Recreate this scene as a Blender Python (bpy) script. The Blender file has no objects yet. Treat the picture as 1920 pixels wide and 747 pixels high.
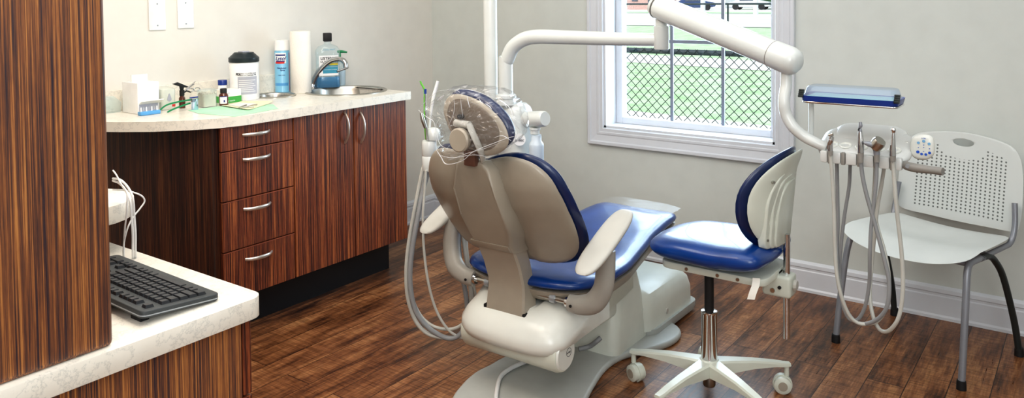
import bpy, bmesh, math, random
from math import sin, cos, pi, radians as R_
from mathutils import Vector, Matrix, Euler
random.seed(7)
C = bpy.context.scene.collection
V = Vector

# ------------------------------------------------------------ camera
F, PY, YAW, PIT, ROL = 1512., 43.1, -.63115, .03389, .00983
CAM = V((3.50, -3.91, 1.43))
fw = V((sin(YAW)*cos(PIT), cos(YAW)*cos(PIT), -sin(PIT)))
r0 = V((cos(YAW), -sin(YAW), 0)); d0 = fw.cross(r0)
rt = cos(ROL)*r0+sin(ROL)*d0; dn = -sin(ROL)*r0+cos(ROL)*d0
def pt(u, v, x=None, y=None, z=None, d=None):
    """room point measured off the photo, on a known room plane or at a known depth"""
    r = (u-960)/F*rt+(v-PY)/F*dn+fw
    if x is not None: t = (x-CAM.x)/r.x
    elif y is not None: t = (y-CAM.y)/r.y
    elif z is not None: t = (z-CAM.z)/r.z
    else: t = d
    return CAM+t*r
cd = bpy.data.cameras.new('camera'); cam = bpy.data.objects.new('camera', cd); C.objects.link(cam)
cam.matrix_world = Matrix((rt, -dn, -fw)).transposed().to_4x4()
cam.location = CAM
cd.sensor_width = 36; cd.lens = F/1920*36; cd.shift_y = -(373.5-PY)/1920
cd.clip_start = .02; cd.clip_end = 500
bpy.context.scene.camera = cam

# ------------------------------------------------------------ materials
def lin(c):
    return tuple(((x/255)/12.92 if x/255 <= .04045 else ((x/255+.055)/1.055)**2.4) for x in c)+(1,)
def new(name):
    m = bpy.data.materials.new(name); m.use_nodes = True
    n = m.node_tree; return m, n, n.nodes['Principled BSDF']
def N(n, t, **k):
    x = n.nodes.new(t)
    for a, b in k.items():
        if a in x.inputs: x.inputs[a].default_value = b
        else: setattr(x, a, b)
    return x
def ramp(n, fac, stops):
    r = n.nodes.new('ShaderNodeValToRGB'); e = r.color_ramp.elements
    e[0].position, e[0].color = stops[0][0], lin(stops[0][1])
    e[1].position, e[1].color = stops[-1][0], lin(stops[-1][1])
    for p, c in stops[1:-1]:
        q = e.new(p); q.color = lin(c)
    n.links.new(fac, r.inputs[0]); return r.outputs[0]
def pos(n, scale=(1,1,1), obj=False, rot=(0,0,0)):
    mp = N(n, 'ShaderNodeMapping'); mp.inputs['Scale'].default_value = scale; mp.inputs['Rotation'].default_value = rot
    if obj: n.links.new(N(n, 'ShaderNodeTexCoord').outputs['Object'], mp.inputs[0])
    else: n.links.new(N(n, 'ShaderNodeNewGeometry').outputs['Position'], mp.inputs[0])
    return mp.outputs[0]
def noise(n, vec, scale=1, detail=3, rough=.5):
    x = N(n, 'ShaderNodeTexNoise'); x.inputs['Scale'].default_value = scale
    x.inputs['Detail'].default_value = detail; x.inputs['Roughness'].default_value = rough
    n.links.new(vec, x.inputs['Vector']); return x.outputs['Fac']
def mth(n, op, a, b=0., c=None):
    x = n.nodes.new('ShaderNodeMath'); x.operation = op
    for i, q in enumerate((a, b, c)):
        if q is None: continue
        if hasattr(q, 'links'): n.links.new(q, x.inputs[i])
        else: x.inputs[i].default_value = q
    return x.outputs[0]
def mix(n, f, a, b, mode='MIX'):
    x = n.nodes.new('ShaderNodeMix'); x.data_type = 'RGBA'; x.blend_type = mode
    for q, s in ((f, x.inputs[0]), (a, x.inputs[6]), (b, x.inputs[7])):
        if hasattr(q, 'links'): n.links.new(q, s)
        else: s.default_value = q
    return x.outputs[2]
def bump(n, h, s, p, dist=.002):
    b = N(n, 'ShaderNodeBump'); b.inputs['Strength'].default_value = s; b.inputs['Distance'].default_value = dist
    n.links.new(h, b.inputs['Height']); n.links.new(b.outputs[0], p.inputs['Normal'])
def mat(name, c, rough=.4, metal=0, var=.04, bmp=0, bs=60, spec=.5, coat=0, emit=0):
    m, n, p = new(name)
    f = noise(n, pos(n), 9, 3)
    a = tuple(max(0, x*(1-var)) for x in c); b = tuple(min(255, x*(1+var)) for x in c)
    n.links.new(ramp(n, f, [(.3, a), (.7, b)]), p.inputs['Base Color'])
    p.inputs['Roughness'].default_value = rough; p.inputs['Metallic'].default_value = metal
    p.inputs['Specular IOR Level'].default_value = spec; p.inputs['Coat Weight'].default_value = coat
    if emit:
        p.inputs['Emission Color'].default_value = lin(c); p.inputs['Emission Strength'].default_value = emit
    if bmp: bump(n, noise(n, pos(n), bs, 2), bmp, p)
    return m
def wood(name, dark=1.0, sc=1.0, near=False):
    m, n, p = new(name)
    v = pos(n, (290*sc, 290*sc, 2.6)); f1 = noise(n, v, 1, 3, .6)
    v2 = pos(n, (85*sc, 85*sc, .9)); f2 = noise(n, v2, 1, 2, .5)
    v3 = pos(n, (420, 420, 30)); f3 = noise(n, v3, 1, 2, .6)
    f = mth(n, 'ADD', mth(n, 'MULTIPLY', f1, .62), mth(n, 'ADD', mth(n, 'MULTIPLY', f2, .28), mth(n, 'MULTIPLY', f3, .10)))
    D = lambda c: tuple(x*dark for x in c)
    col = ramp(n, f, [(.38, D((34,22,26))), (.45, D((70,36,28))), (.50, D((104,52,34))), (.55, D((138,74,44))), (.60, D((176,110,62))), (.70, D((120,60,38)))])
    if near: col = ramp(n, f, [(.37, (48,42,54)), (.44, (84,58,50)), (.50, (122,78,54)), (.55, (150,98,60)), (.61, (190,134,78)), (.70, (120,72,50))])
    n.links.new(col, p.inputs['Base Color']); p.inputs['Roughness'].default_value = .42
    bump(n, f3, .15, p, .001)
    return m
def clear(name, tint=(1,1,1,1), alpha=.85, rough=.05, refl=.6):
    m, n, p = new(name)
    out = n.nodes['Material Output']
    tr = N(n, 'ShaderNodeBsdfTransparent'); tr.inputs[0].default_value = tint
    gl = N(n, 'ShaderNodeBsdfGlossy'); gl.inputs['Roughness'].default_value = rough
    lw = N(n, 'ShaderNodeLayerWeight'); lw.inputs[0].default_value = .5
    frv = mth(n, 'ADD', mth(n, 'MULTIPLY', mth(n, 'POWER', lw.outputs['Facing'], 3.5), refl), .03)
    df = N(n, 'ShaderNodeBsdfDiffuse'); df.inputs[0].default_value = (.9,.93,.97,1)
    s1 = N(n, 'ShaderNodeMixShader'); s1.inputs[0].default_value = 1-alpha
    n.links.new(tr.outputs[0], s1.inputs[1]); n.links.new(df.outputs[0], s1.inputs[2])
    s2 = N(n, 'ShaderNodeMixShader'); n.links.new(frv, s2.inputs[0])
    n.links.new(s1.outputs[0], s2.inputs[1]); n.links.new(gl.outputs[0], s2.inputs[2])
    n.links.new(s2.outputs[0], out.inputs[0]); return m
M = {}
M['wall'] = mat('wall_paint', (206,210,206), .75, var=.012)
M['wall_lit'] = mat('lit_wall_paint', (223,221,215), .75, var=.01)  # left wall: the room paint with warm light put into its colour
M['ceil'] = mat('ceiling_paint', (238,238,234), .8, var=.01)
M['trim'] = mat('white_trim', (212,215,221), .35, var=.01)
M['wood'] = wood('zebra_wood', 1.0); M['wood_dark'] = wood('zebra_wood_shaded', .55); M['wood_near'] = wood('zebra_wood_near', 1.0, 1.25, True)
M['edge'] = mat('wood_edge', (138,78,60), .35, var=.1)
M['black'] = mat('black_kick', (12,12,16), .5)
M['panel'] = mat('dark_taupe_panel', (108,98,88), .4, var=.03)
M['headwhite'] = mat('soft_white_plastic', (206,208,206), .3, var=.01, coat=.2)
M['crease_glint'] = clear('film_crease_glint', alpha=.62, rough=.1, refl=.7)
M['toefilm'] = clear('toe_film', alpha=.975, rough=.25, refl=.12)
M['brown'] = mat('brown_vinyl', (100,68,56), .5)
M['rubber'] = mat('black_rubber', (22,22,24), .6)
M['white'] = mat('white_plastic', (219,221,215), .3, var=.015, coat=.2)
M['cream'] = mat('cream_plastic', (205,209,198), .34, var=.015, coat=.15)
M['pump'] = mat('grey_white_plastic', (212,215,206), .36, var=.02, coat=.1)
M['plate'] = mat('grey_base_enamel', (176,178,174), .42, var=.03, bmp=.1, bs=300)
M['arm'] = mat('arm_enamel', (211,215,213), .28, var=.01, coat=.3)
M['taupe'] = mat('taupe_plastic', (150,142,129), .36, var=.03, coat=.15)
M['taupe2'] = mat('light_taupe_plastic', (160,152,139), .35, var=.03)
M['greyarm'] = mat('grey_arm_enamel', (158,155,148), .4, var=.03)
M['pad'] = mat('pale_grey_pad', (186,184,177), .45, var=.02)
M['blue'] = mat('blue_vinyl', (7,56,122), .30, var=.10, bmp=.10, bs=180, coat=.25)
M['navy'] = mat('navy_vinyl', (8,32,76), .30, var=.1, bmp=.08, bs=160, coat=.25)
M['chrome'] = mat('chrome', (210,210,212), .1, 1, .02)
M['steel'] = mat('brushed_steel', (186,184,178), .28, 1, .04)
M['nickel'] = mat('satin_nickel', (212,206,200), .3, .85, .03)
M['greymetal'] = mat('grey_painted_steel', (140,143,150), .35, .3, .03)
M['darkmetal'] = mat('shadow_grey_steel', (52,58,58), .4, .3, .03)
M['hose'] = mat('grey_hose', (184,184,178), .4, var=.03)
M['hose2'] = mat('cool_grey_hose', (140,142,144), .4, var=.03)
M['handle'] = mat('dark_grey_plastic', (138,135,130), .45, var=.03)
M['key'] = mat('keyboard_black', (44,46,50), .42, var=.06)
M['keyframe'] = mat('keyboard_case', (60,64,66), .5, var=.06, bmp=.2, bs=500)
M['silver'] = mat('silver_strip', (168,174,180), .3, .5)
M['paper'] = mat('white_paper', (238,236,228), .8, var=.01)
M['green'] = mat('green_plastic', (22,132,84), .35)
M['lime'] = mat('lime_plastic', (104,190,66), .35)
M['boxgreen'] = mat('box_green', (64,160,70), .5)
M['mint'] = mat('mint_paper', (176,222,192), .8)
M['yellowp'] = mat('pale_yellow_paper', (232,232,196), .8)
M['amber'] = mat('amber_glass', (84,34,14), .12, coat=.6)
M['blueplastic'] = mat('blue_plastic', (30,60,140), .3)
M['ltblue'] = mat('light_blue_plastic', (92,160,214), .35)
M['can'] = mat('can_blue', (128,190,222), .3, coat=.3)
M['white2'] = mat('gloss_white', (240,240,240), .25, coat=.3)
M['towel'] = mat('paper_towel', (236,232,224), .9, bmp=.8, bs=140, var=.01)
M['dkgreen'] = mat('dark_teal_lid', (30,42,48), .35)
M['ltgrey'] = mat('print_grey', (170,172,184), .5)
M['ink'] = mat('print_ink', (30,32,40), .5)
M['inkblue'] = mat('print_blue', (28,48,120), .5)
M['inkred'] = mat('print_red', (206,50,46), .5)
M['yellow'] = mat('print_yellow', (238,214,60), .5)
M['teal'] = mat('print_teal', (60,148,176), .5)
M['wash'] = mat('blue_mouthwash', (14,116,164), .1, coat=.5)
M['clear'] = clear('clear_plastic', alpha=.9)
M['bag'] = clear('clear_film', tint=(.965,.97,.975,1), alpha=.965, rough=.10, refl=.7)
M['bluetint'] = clear('clear_blue_plastic', tint=(.80,.88,1,1), alpha=.88)
M['bottleclear'] = clear('clear_bottle', tint=(.93,.98,.99,1), alpha=.93)
M['glass'] = clear('window_glass', tint=(.98,1,1,1), alpha=1.0, rough=.0, refl=.25)
M['gcseat'] = mat('white_shell_plastic', (206,210,208), .4, var=.015)
M['frosted'] = mat('pale_blue_bottle', (206,218,228), .3, var=.02, coat=.2)
M['pellet'] = mat('cotton_pellets', (214,206,190), .9, var=.12, bmp=1, bs=320)
M['bluebtn'] = mat('blue_button', (40,90,190), .4); M['paleblue'] = mat('pale_blue_button', (120,170,210), .4)
M['cable'] = mat('white_cable', (226,226,226), .45)
M['lens'] = mat('mirror_glass', (190,215,240), .06, .9)
# marble laminate
def marble():
    m, n, p = new('marble_laminate')
    w = noise(n, pos(n), 5, 5, .65)
    v = noise(n, pos(n, (1,1,1)), 14, 6, .7)
    f = mth(n, 'ABSOLUTE', mth(n, 'SUBTRACT', v, .5))
    vein = ramp(n, f, [(0, (206,204,198)), (.008, (226,223,216)), (.035, (236,232,224))])
    cl = ramp(n, w, [(.35, (246,244,239)), (.6, (255,255,252))])
    n.links.new(mix(n, .8, vein, cl, 'MULTIPLY'), p.inputs['Base Color']); p.inputs['Roughness'].default_value = .3
    return m
M['marble'] = marble()
def planks():
    m, n, p = new('floor_planks')
    mp = pos(n, (1,1,1), rot=(0,0,pi/2))
    b = N(n, 'ShaderNodeTexBrick'); b.offset = .37; b.squash = 1
    for k, q in dict(Scale=1., Bias=0.).items(): b.inputs[k].default_value = q
    b.inputs['Mortar Size'].default_value = .0016; b.inputs['Brick Width'].default_value = 1.22; b.inputs['Row Height'].default_value = .128
    b.inputs['Color1'].default_value = (0,0,0,1); b.inputs['Color2'].default_value = (1,1,1,1); b.inputs['Mortar'].default_value = (.5,.5,.5,1)
    n.links.new(mp, b.inputs['Vector'])
    off = N(n, 'ShaderNodeVectorMath'); off.operation = 'MULTIPLY_ADD'
    n.links.new(b.outputs['Color'], off.inputs[0]); off.inputs[1].default_value = (7, 13, 5)
    n.links.new(pos(n), off.inputs[2])
    def st(sx, sy, sc, det, ro):
        mm = N(n, 'ShaderNodeMapping'); mm.inputs['Scale'].default_value = (sx, sy, 1)
        n.links.new(off.outputs[0], mm.inputs[0]); return noise(n, mm.outputs[0], sc, det, ro)
    big = st(15, 2.6, 1, 6, .68); fine = st(130, 7, 1, 3, .65); cross = st(10, 170, 1, 2, .5)
    f = mth(n, 'ADD', mth(n, 'MULTIPLY', big, .72), mth(n, 'MULTIPLY', fine, .28))
    rv = N(n, 'ShaderNodeSeparateColor'); n.links.new(b.outputs['Color'], rv.inputs[0])
    f = mth(n, 'ADD', f, mth(n, 'MULTIPLY', mth(n, 'SUBTRACT', rv.outputs[0], .5), .09))
    col = ramp(n, f, [(.30, (36,22,16)), (.39, (76,47,31)), (.46, (114,73,46)), (.53, (142,95,62)), (.60, (170,122,82)), (.72, (112,72,46))])
    cr = ramp(n, cross, [(.38, (190,184,176)), (.58, (255,255,255))])
    col = mix(n, .8, col, cr, 'MULTIPLY')
    col = mix(n, b.outputs['Fac'], col, lin((40,22,14)))
    n.links.new(col, p.inputs['Base Color'])
    n.links.new(mth(n, 'ADD', mth(n, 'MULTIPLY', fine, .25), .2), p.inputs['Roughness'])
    h = mth(n, 'SUBTRACT', mth(n, 'MULTIPLY', f, .5), b.outputs['Fac'])
    bump(n, h, .35, p, .003)
    return m
M['floor'] = planks()
def perf(axis=0):
    """white shell plastic with a grid of round perforations"""
    m, n, p = new('perforated_shell')
    tc = N(n, 'ShaderNodeTexCoord'); s = N(n, 'ShaderNodeSeparateXYZ'); n.links.new(tc.outputs['Object'], s.inputs[0])
    X, Z = s.outputs[0], s.outputs[2]
    sp = .0185
    fx = mth(n, 'SUBTRACT', mth(n, 'FRACT', mth(n, 'DIVIDE', X, sp)), .5)
    fz = mth(n, 'SUBTRACT', mth(n, 'FRACT', mth(n, 'DIVIDE', Z, sp*.78)), .5)
    r2 = mth(n, 'ADD', mth(n, 'MULTIPLY', fx, fx), mth(n, 'MULTIPLY', mth(n, 'MULTIPLY', fz, fz), .6))
    dot = mth(n, 'LESS_THAN', r2, .042)
    inx = mth(n, 'LESS_THAN', mth(n, 'ABSOLUTE', X), .19)
    iz = mth(n, 'MULTIPLY', mth(n, 'GREATER_THAN', Z, .505), mth(n, 'LESS_THAN', Z, mth(n, 'SUBTRACT', .785, mth(n, 'MULTIPLY', mth(n, 'MULTIPLY', X, X), 1.0))))
    # solid band around the hand hole
    hole = mth(n, 'ADD', mth(n, 'MULTIPLY', mth(n, 'MULTIPLY', X, X), 130), mth(n, 'MULTIPLY', mth(n, 'POWER', mth(n, 'ABSOLUTE', mth(n, 'SUBTRACT', Z, .775)), 2), 500))
    keep = mth(n, 'GREATER_THAN', hole, 1.2)
    msk = mth(n, 'MULTIPLY', mth(n, 'MULTIPLY', dot, inx), mth(n, 'MULTIPLY', iz, keep))
    n.links.new(mix(n, msk, lin((206,210,208)), lin((104,108,106))), p.inputs['Base Color'])
    p.inputs['Roughness'].default_value = .4
    return m
M['perf'] = perf()

# ------------------------------------------------------------ mesh helpers
class MB:
    def __init__(s): s.bm = bmesh.new()
    def _x(s, vs, M4):
        if M4 is not None: bmesh.ops.transform(s.bm, matrix=M4, verts=vs)
    def box(s, lo, hi, bev=0, seg=2, M4=None):
        t = bmesh.new(); bmesh.ops.create_cube(t, size=1)
        lo, hi = V(lo), V(hi)
        for v in t.verts: v.co = V([lo[i]+(v.co[i]+.5)*(hi[i]-lo[i]) for i in range(3)])
        if bev: bmesh.ops.bevel(t, geom=t.edges[:], offset=bev, segments=seg, affect='EDGES', profile=.5)
        return s.merge(t, M4)
    def merge(s, t, M4=None):
        if M4 is not None: bmesh.ops.transform(t, matrix=M4, verts=t.verts)
        me = bpy.data.meshes.new('t'); t.to_mesh(me); t.free(); s.bm.from_mesh(me); bpy.data.meshes.remove(me); return s
    def tube(s, pts, r, n=12, smooth=0, cap=True, flat=1.0):
        pts = [V(p) for p in pts]
        rs = r if isinstance(r, (list, tuple)) else [r]*len(pts)
        if smooth:
            q, qr = [], []
            P = [pts[0]*2-pts[1]]+pts+[pts[-1]*2-pts[-2]]
            for i in range(len(pts)-1):
                a, b, c, d = P[i:i+4]
                for k in range(smooth):
                    t = k/smooth
                    q.append(.5*((2*b)+(c-a)*t+(2*a-5*b+4*c-d)*t*t+(3*b-a-3*c+d)*t**3))
                    qr.append(rs[i]*(1-t)+rs[i+1]*t)
            q.append(pts[-1]); qr.append(rs[-1]); pts, rs = q, qr
        rings = []; up = None
        for i, p in enumerate(pts):
            a = pts[max(i-1, 0)]; b = pts[min(i+1, len(pts)-1)]
            T = (b-a).normalized()
            if up is None: up = V((0,0,1)) if abs(T.z) < .9 else V((1,0,0))
            X = up.cross(T).normalized(); Y = T.cross(X).normalized(); up = Y
            rings.append([s.bm.verts.new(p+rs[i]*(cos(2*pi*k/n)*X+flat*sin(2*pi*k/n)*Y)) for k in range(n)])
        for A, B in zip(rings, rings[1:]):
            for k in range(n): s.bm.faces.new((A[k], A[(k+1) % n], B[(k+1) % n], B[k]))
        if cap:
            s.bm.faces.new(rings[0][::-1]); s.bm.faces.new(rings[-1])
        return s
    def cyl(s, a, b, r, r2=None, n=24): return s.tube([a, b], [r, r if r2 is None else r2], n)
    def lathe(s, prof, M4=None, n=32):
        t = bmesh.new(); rings = []
        for r, z in prof:
            if r < 1e-6: rings.append([t.verts.new((0,0,z))])
            else: rings.append([t.verts.new((r*cos(2*pi*k/n), r*sin(2*pi*k/n), z)) for k in range(n)])
        for A, B in zip(rings, rings[1:]):
            if len(A) == 1 and len(B) == 1: continue
            for k in range(n):
                if len(A) == 1: t.faces.new((A[0], B[(k+1) % n], B[k]))
                elif len(B) == 1: t.faces.new((A[k], A[(k+1) % n], B[0]))
                else: t.faces.new((A[k], A[(k+1) % n], B[(k+1) % n], B[k]))
        return s.merge(t, M4)
    def pillow(s, out, fn, tf, tb, pf=3., pb=3., K=8, cen=None):
        """closed outline -> solid whose two faces bulge by tf / tb off fn(u, v, w)"""
        if cen is None: cen = (sum(p[0] for p in out)/len(out), sum(p[1] for p in out)/len(out))
        n = len(out)
        def side(t, pw, sg):
            rs = []
            for k in range(K):
                r = 1-(1-k/K)**1.0
                rr = sin(r*pi/2)**.8 if k else 0
                w = sg*t*max(0, 1-rr**pw)**(1/2.)
                if k == 0: rs.append([s.bm.verts.new(fn(cen[0], cen[1], w))])
                else: rs.append([s.bm.verts.new(fn(cen[0]+(p[0]-cen[0])*rr, cen[1]+(p[1]-cen[1])*rr, w)) for p in out])
            return rs
        bd = [s.bm.verts.new(fn(p[0], p[1], 0)) for p in out]
        for t, pw, sg in ((tf, pf, 1), (tb, pb, -1)):
            rs = side(t, pw, sg)+[bd]
            for A, B in zip(rs, rs[1:]):
                for k in range(n):
                    k2 = (k+1) % n
                    f = (A[0], B[k], B[k2]) if len(A) == 1 else (A[k], B[k], B[k2], A[k2])
                    s.bm.faces.new(f if sg > 0 else f[::-1])
        return s
    def prism(s, out, fa, fb, bev=0, seg=2):
        """closed outline joined between two mappings fa(u,v), fb(u,v)"""
        t = bmesh.new()
        A = [t.verts.new(fa(*p)) for p in out]; B = [t.verts.new(fb(*p)) for p in out]
        n = len(out)
        t.faces.new(A[::-1]); t.faces.new(B)
        for k in range(n): t.faces.new((A[k], A[(k+1) % n], B[(k+1) % n], B[k]))
        bmesh.ops.recalc_face_normals(t, faces=t.faces)
        if bev:
            ed = [e for e in t.edges if (e.verts[0] in A) == (e.verts[1] in A)]
            bmesh.ops.bevel(t, geom=ed, offset=bev, segments=seg, affect='EDGES', profile=.5)
        return s.merge(t)
    def grid(s, nu, nv, fn):
        g = [[s.bm.verts.new(fn(i/nu, j/nv)) for j in range(nv+1)] for i in range(nu+1)]
        for i in range(nu):
            for j in range(nv): s.bm.faces.new((g[i][j], g[i+1][j], g[i+1][j+1], g[i][j+1]))
        return s
    def build(s, name, m, parent=None, smooth=True, ang=40, **tags):
        bmesh.ops.recalc_face_normals(s.bm, faces=s.bm.faces)
        me = bpy.data.meshes.new(name); s.bm.to_mesh(me); s.bm.free()
        me.materials.append(M[m] if isinstance(m, str) else m)
        if smooth:
            for f in me.polygons: f.use_smooth = True
            me.set_sharp_from_angle(angle=R_(ang))
        o = bpy.data.objects.new(name, me); C.objects.link(o)
        place(o, parent)
        for k, q in tags.items(): o[k] = q
        return o
WORLD = {}
def place(o, parent):
    if parent is None:
        me = o.data; xs = [v.co for v in me.vertices]
        c = V(((min(v.x for v in xs)+max(v.x for v in xs))/2, (min(v.y for v in xs)+max(v.y for v in xs))/2, min(v.z for v in xs)))
        me.transform(Matrix.Translation(-c)); o.location = c; WORLD[o.name] = Matrix.Translation(c)
    else:
        W = WORLD[parent.name]; o.data.transform(W.inverted()); o.parent = parent; WORLD[o.name] = W
def thing(name, label, cat, loc=(0,0,0), rz=0, group=None):
    o = bpy.data.objects.new(name, None); C.objects.link(o); o.location = loc; o.rotation_euler = (0,0,rz); o.empty_display_size = .05
    o['label'] = label; o['category'] = cat
    if group: o['group'] = group
    WORLD[o.name] = Matrix.Translation(loc) @ Matrix.Rotation(rz, 4, 'Z'); return o
def tag(o, label, cat, group=None):
    o['label'] = label; o['category'] = cat
    if group: o['group'] = group
    return o
def struct(o): o['kind'] = 'structure'; return o
def text(body, name, m, parent, origin, xdir, ydir, size, depth=.0004, align='CENTER', bend=None, shear=0, bold=0):
    cu = bpy.data.curves.new(name, 'FONT'); cu.body = body; cu.size = size; cu.align_x = align; cu.extrude = depth; cu.shear = shear; cu.offset = bold
    o = bpy.data.objects.new(name, cu); C.objects.link(o)
    dg = bpy.context.evaluated_depsgraph_get(); me = bpy.data.meshes.new_from_object(o.evaluated_get(dg))
    bpy.data.objects.remove(o)
    xd, yd = V(xdir).normalized(), V(ydir).normalized(); zd = xd.cross(yd)
    for v in me.vertices:
        if bend:   # wrap on a cylinder (centre, radius)
            c, r = bend; a0 = math.atan2(origin[1]-c[1], origin[0]-c[0]); a = a0+v.co.x/r
            v.co = V((c[0]+(r+v.co.z)*cos(a), c[1]+(r+v.co.z)*sin(a), origin[2]+v.co.y))
        else: v.co = V(origin)+xd*v.co.x+yd*v.co.y+zd*v.co.z
    me.materials.clear(); me.materials.append(M[m])
    o = bpy.data.objects.new(name, me); C.objects.link(o); place(o, parent); return o
def ell(a, b, n=32, c=(0,0), rot=0, pw=2):
    o = []
    for k in range(n):
        t = 2*pi*k/n; x = a*math.copysign(abs(cos(t))**(2/pw), cos(t)); y = b*math.copysign(abs(sin(t))**(2/pw), sin(t))
        o.append((c[0]+x*cos(rot)-y*sin(rot), c[1]+x*sin(rot)+y*cos(rot)))
    return o
def cl(pts, k=4):
    """closed smooth curve through 2D points"""
    n = len(pts); q = []
    for i in range(n):
        a, b, c, d = [V(pts[(i+j-1) % n]) for j in range(4)]
        for s in range(k):
            t = s/k; p = .5*((2*b)+(c-a)*t+(2*a-5*b+4*c-d)*t*t+(3*b-a-3*c+d)*t**3); q.append((p.x, p.y))
    return q
def rrect(x0, y0, x1, y1, r, k=5):
    o = []
    for cx, cy, a0 in ((x1-r, y1-r, 0), (x0+r, y1-r, 90), (x0+r, y0+r, 180), (x1-r, y0+r, 270)):
        for j in range(k+1):
            a = R_(a0+90*j/k); o.append((cx+r*cos(a), cy+r*sin(a)))
    return o
def T(x, y, z): return Matrix.Translation((x, y, z))
def rot(a, ax): return Matrix.Rotation(R_(a), 4, ax)


# ============================================================ ROOM
RX, RY, RZ = 4.9, -5.4, 2.62
W0 = (1.272, .69, 2.225, 1.78)      # window opening x0, z0, x1, z1
struct(MB().box((0,RY,-.1), (RX,0,0)).build('floor', 'floor'))
struct(MB().box((-.12,RY-.12,RZ), (RX+.12,.2,RZ+.1)).build('ceiling', 'ceil'))
struct(MB().box((-.12,RY-.12,-.1), (0,.2,RZ)).build('wall_left', 'wall_lit'))
struct(MB().box((RX,RY,-.1), (RX+.12,.2,RZ)).build('wall_right', 'wall'))
struct(MB().box((0,RY-.12,-.1), (RX,RY,RZ)).build('wall_front', 'wall'))
b = MB(); a0, b0, a1, b1 = W0
b.box((0,0,-.1), (a0,.2,RZ)); b.box((a1,0,-.1), (RX,.2,RZ)); b.box((a0,0,-.1), (a1,.2,b0)); b.box((a0,0,b1), (a1,.2,RZ))
struct(b.build('wall_back', 'wall'))
def baseboard(name, fn, L):
    prof = [(0,0),(.019,0),(.019,.012),(.014,.02),(.014,.098),(.011,.103),(.011,.112),(.015,.117),(.013,.132),(.006,.140),(0,.144)]
    b = MB(); A = [b.bm.verts.new(fn(0, d, z)) for d, z in prof]; B = [b.bm.verts.new(fn(L, d, z)) for d, z in prof]
    n = len(prof)
    for k in range(n): b.bm.faces.new((A[k], A[(k+1) % n], B[(k+1) % n], B[k]))
    b.bm.faces.new(A); b.bm.faces.new(B[::-1])
    return struct(b.build(name, 'trim', smooth=False))
baseboard('baseboard_back', lambda t, d, z: (t, -d, z), RX)
baseboard('baseboard_left', lambda t, d, z: (d, -t, z), .88)
baseboard('baseboard_right', lambda t, d, z: (RX-d, -t, z), -RY)
# ---- window
win = struct(thing('window_1', 'white framed window with dark muntins', 'window', (1.75, 0, .69)))
del win['category']
def casing():
    b = MB(); prof = [(0,.008),(.004,.013),(.020,.013),(.024,.017),(.034,.017),(.040,.014),(.072,.018),(.078,.026),(.092,.026),(.096,.022),(.096,0),(0,0)]
    cor = [(a0,b0,-1,-1),(a1,b0,1,-1),(a1,b1,1,1),(a0,b1,-1,1)]
    rg = [[b.bm.verts.new((x+sx*d, -h, z+sz*d)) for d, h in prof] for x, z, sx, sz in cor]
    for i in range(4):
        A, B = rg[i], rg[(i+1) % 4]
        for k in range(len(prof)): b.bm.faces.new((A[k], A[(k+1) % len(prof)], B[(k+1) % len(prof)], B[k]))
    return b
casing().build('casing', 'trim', win, smooth=False)
b = MB(); t = .012
b.box((a0,-.001,b0-.001), (a0+t,.13,b1)); b.box((a1-t,-.001,b0), (a1,.13,b1)); b.box((a0,-.001,b0-.001), (a1,.13,b0+t)); b.box((a0,-.001,b1-t), (a1,.13,b1))
b.build('reveal', 'trim', win, smooth=False)
b = MB(); fx0, fz0, fx1, fz1 = a0+t, b0+t, a1-t, b1-t
w = .048
for lo, hi in (((fx0,.115,fz0),(fx0+w-.008,.17,fz1)), ((fx1-w,.115,fz0),(fx1,.17,fz1)), ((fx0+w-.008,.1152,fz0),(fx1-w,.1698,fz0+.036)), ((fx0+w-.008,.1152,fz1-w),(fx1-w,.1698,fz1))): b.box(lo, hi, .003)
b.build('sash', 'trim', win, smooth=False)
gx0, gx1, gz0, gz1 = fx0+w-.008, fx1-w, fz0+.036, fz1-w
M['muntin'] = mat('muntin_grey', (132,140,156), .4)
b = MB()
for x in (1.615, 1.905): b.box((x-.009,.137,gz0), (x+.009,.147,gz1), .002)
for z in (1.172,): b.box((gx0,.136,z-.009), (gx1,.146,z+.009), .002)
b.build('muntins', 'muntin', win, smooth=False)
MB().box((gx0,.141,gz0), (gx1,.143,gz1)).build('pane', 'glass', win, smooth=False)

# ============================================================ OUTSIDE
def ground(name, m, z, px, kind='structure'):
    b = MB(); b.bm.faces.new([b.bm.verts.new(pt(u, v, z=z)) for u, v in px]); o = b.build(name, m, smooth=False); o['kind'] = kind; return o
def ogrnd(name, c1, c2, sc):
    m, n, p = new(name); f = noise(n, pos(n), sc, 5, .7)
    n.links.new(ramp(n, f, [(.35, c1), (.65, c2)]), p.inputs['Base Color']); p.inputs['Roughness'].default_value = 1; p.inputs['Specular IOR Level'].default_value = 0; return m
M['lawn'] = ogrnd('lawn_grass', (172,205,158), (212,232,198), 2.2)
M['lawn2'] = ogrnd('far_lawn', (176,208,166), (206,230,194), .8)
M['path'] = ogrnd('pale_concrete', (226,226,222), (246,242,234), 1.5)
M['road'] = ogrnd('pale_asphalt', (206,206,206), (232,230,226), .5)
G = -.35
b = MB(); b.box((-140,.25,G-.1), (60,150,G)); o = struct(b.build('ground_lawn', 'lawn', smooth=False))
def strip(name, m, y0, y1, h, sl=0):
    b = MB(); q = [b.bm.verts.new(V((x, y+sl*x, G+h))) for x, y in ((-140,y0),(60,y0),(60,y1),(-140,y1))]; b.bm.faces.new(q); return struct(b.build(name, m, smooth=False))
strip('ground_sidewalk', 'path', 5.4, 6.75, .01, -.12)
strip('ground_walk', 'path', 13.9, 16.3, .01, -.15)
strip('ground_road', 'road', 37, 64, .03)
strip('ground_verge', 'lawn2', 64, 70, .05)
strip('ground_lot', 'path', 70, 100, .05)
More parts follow.
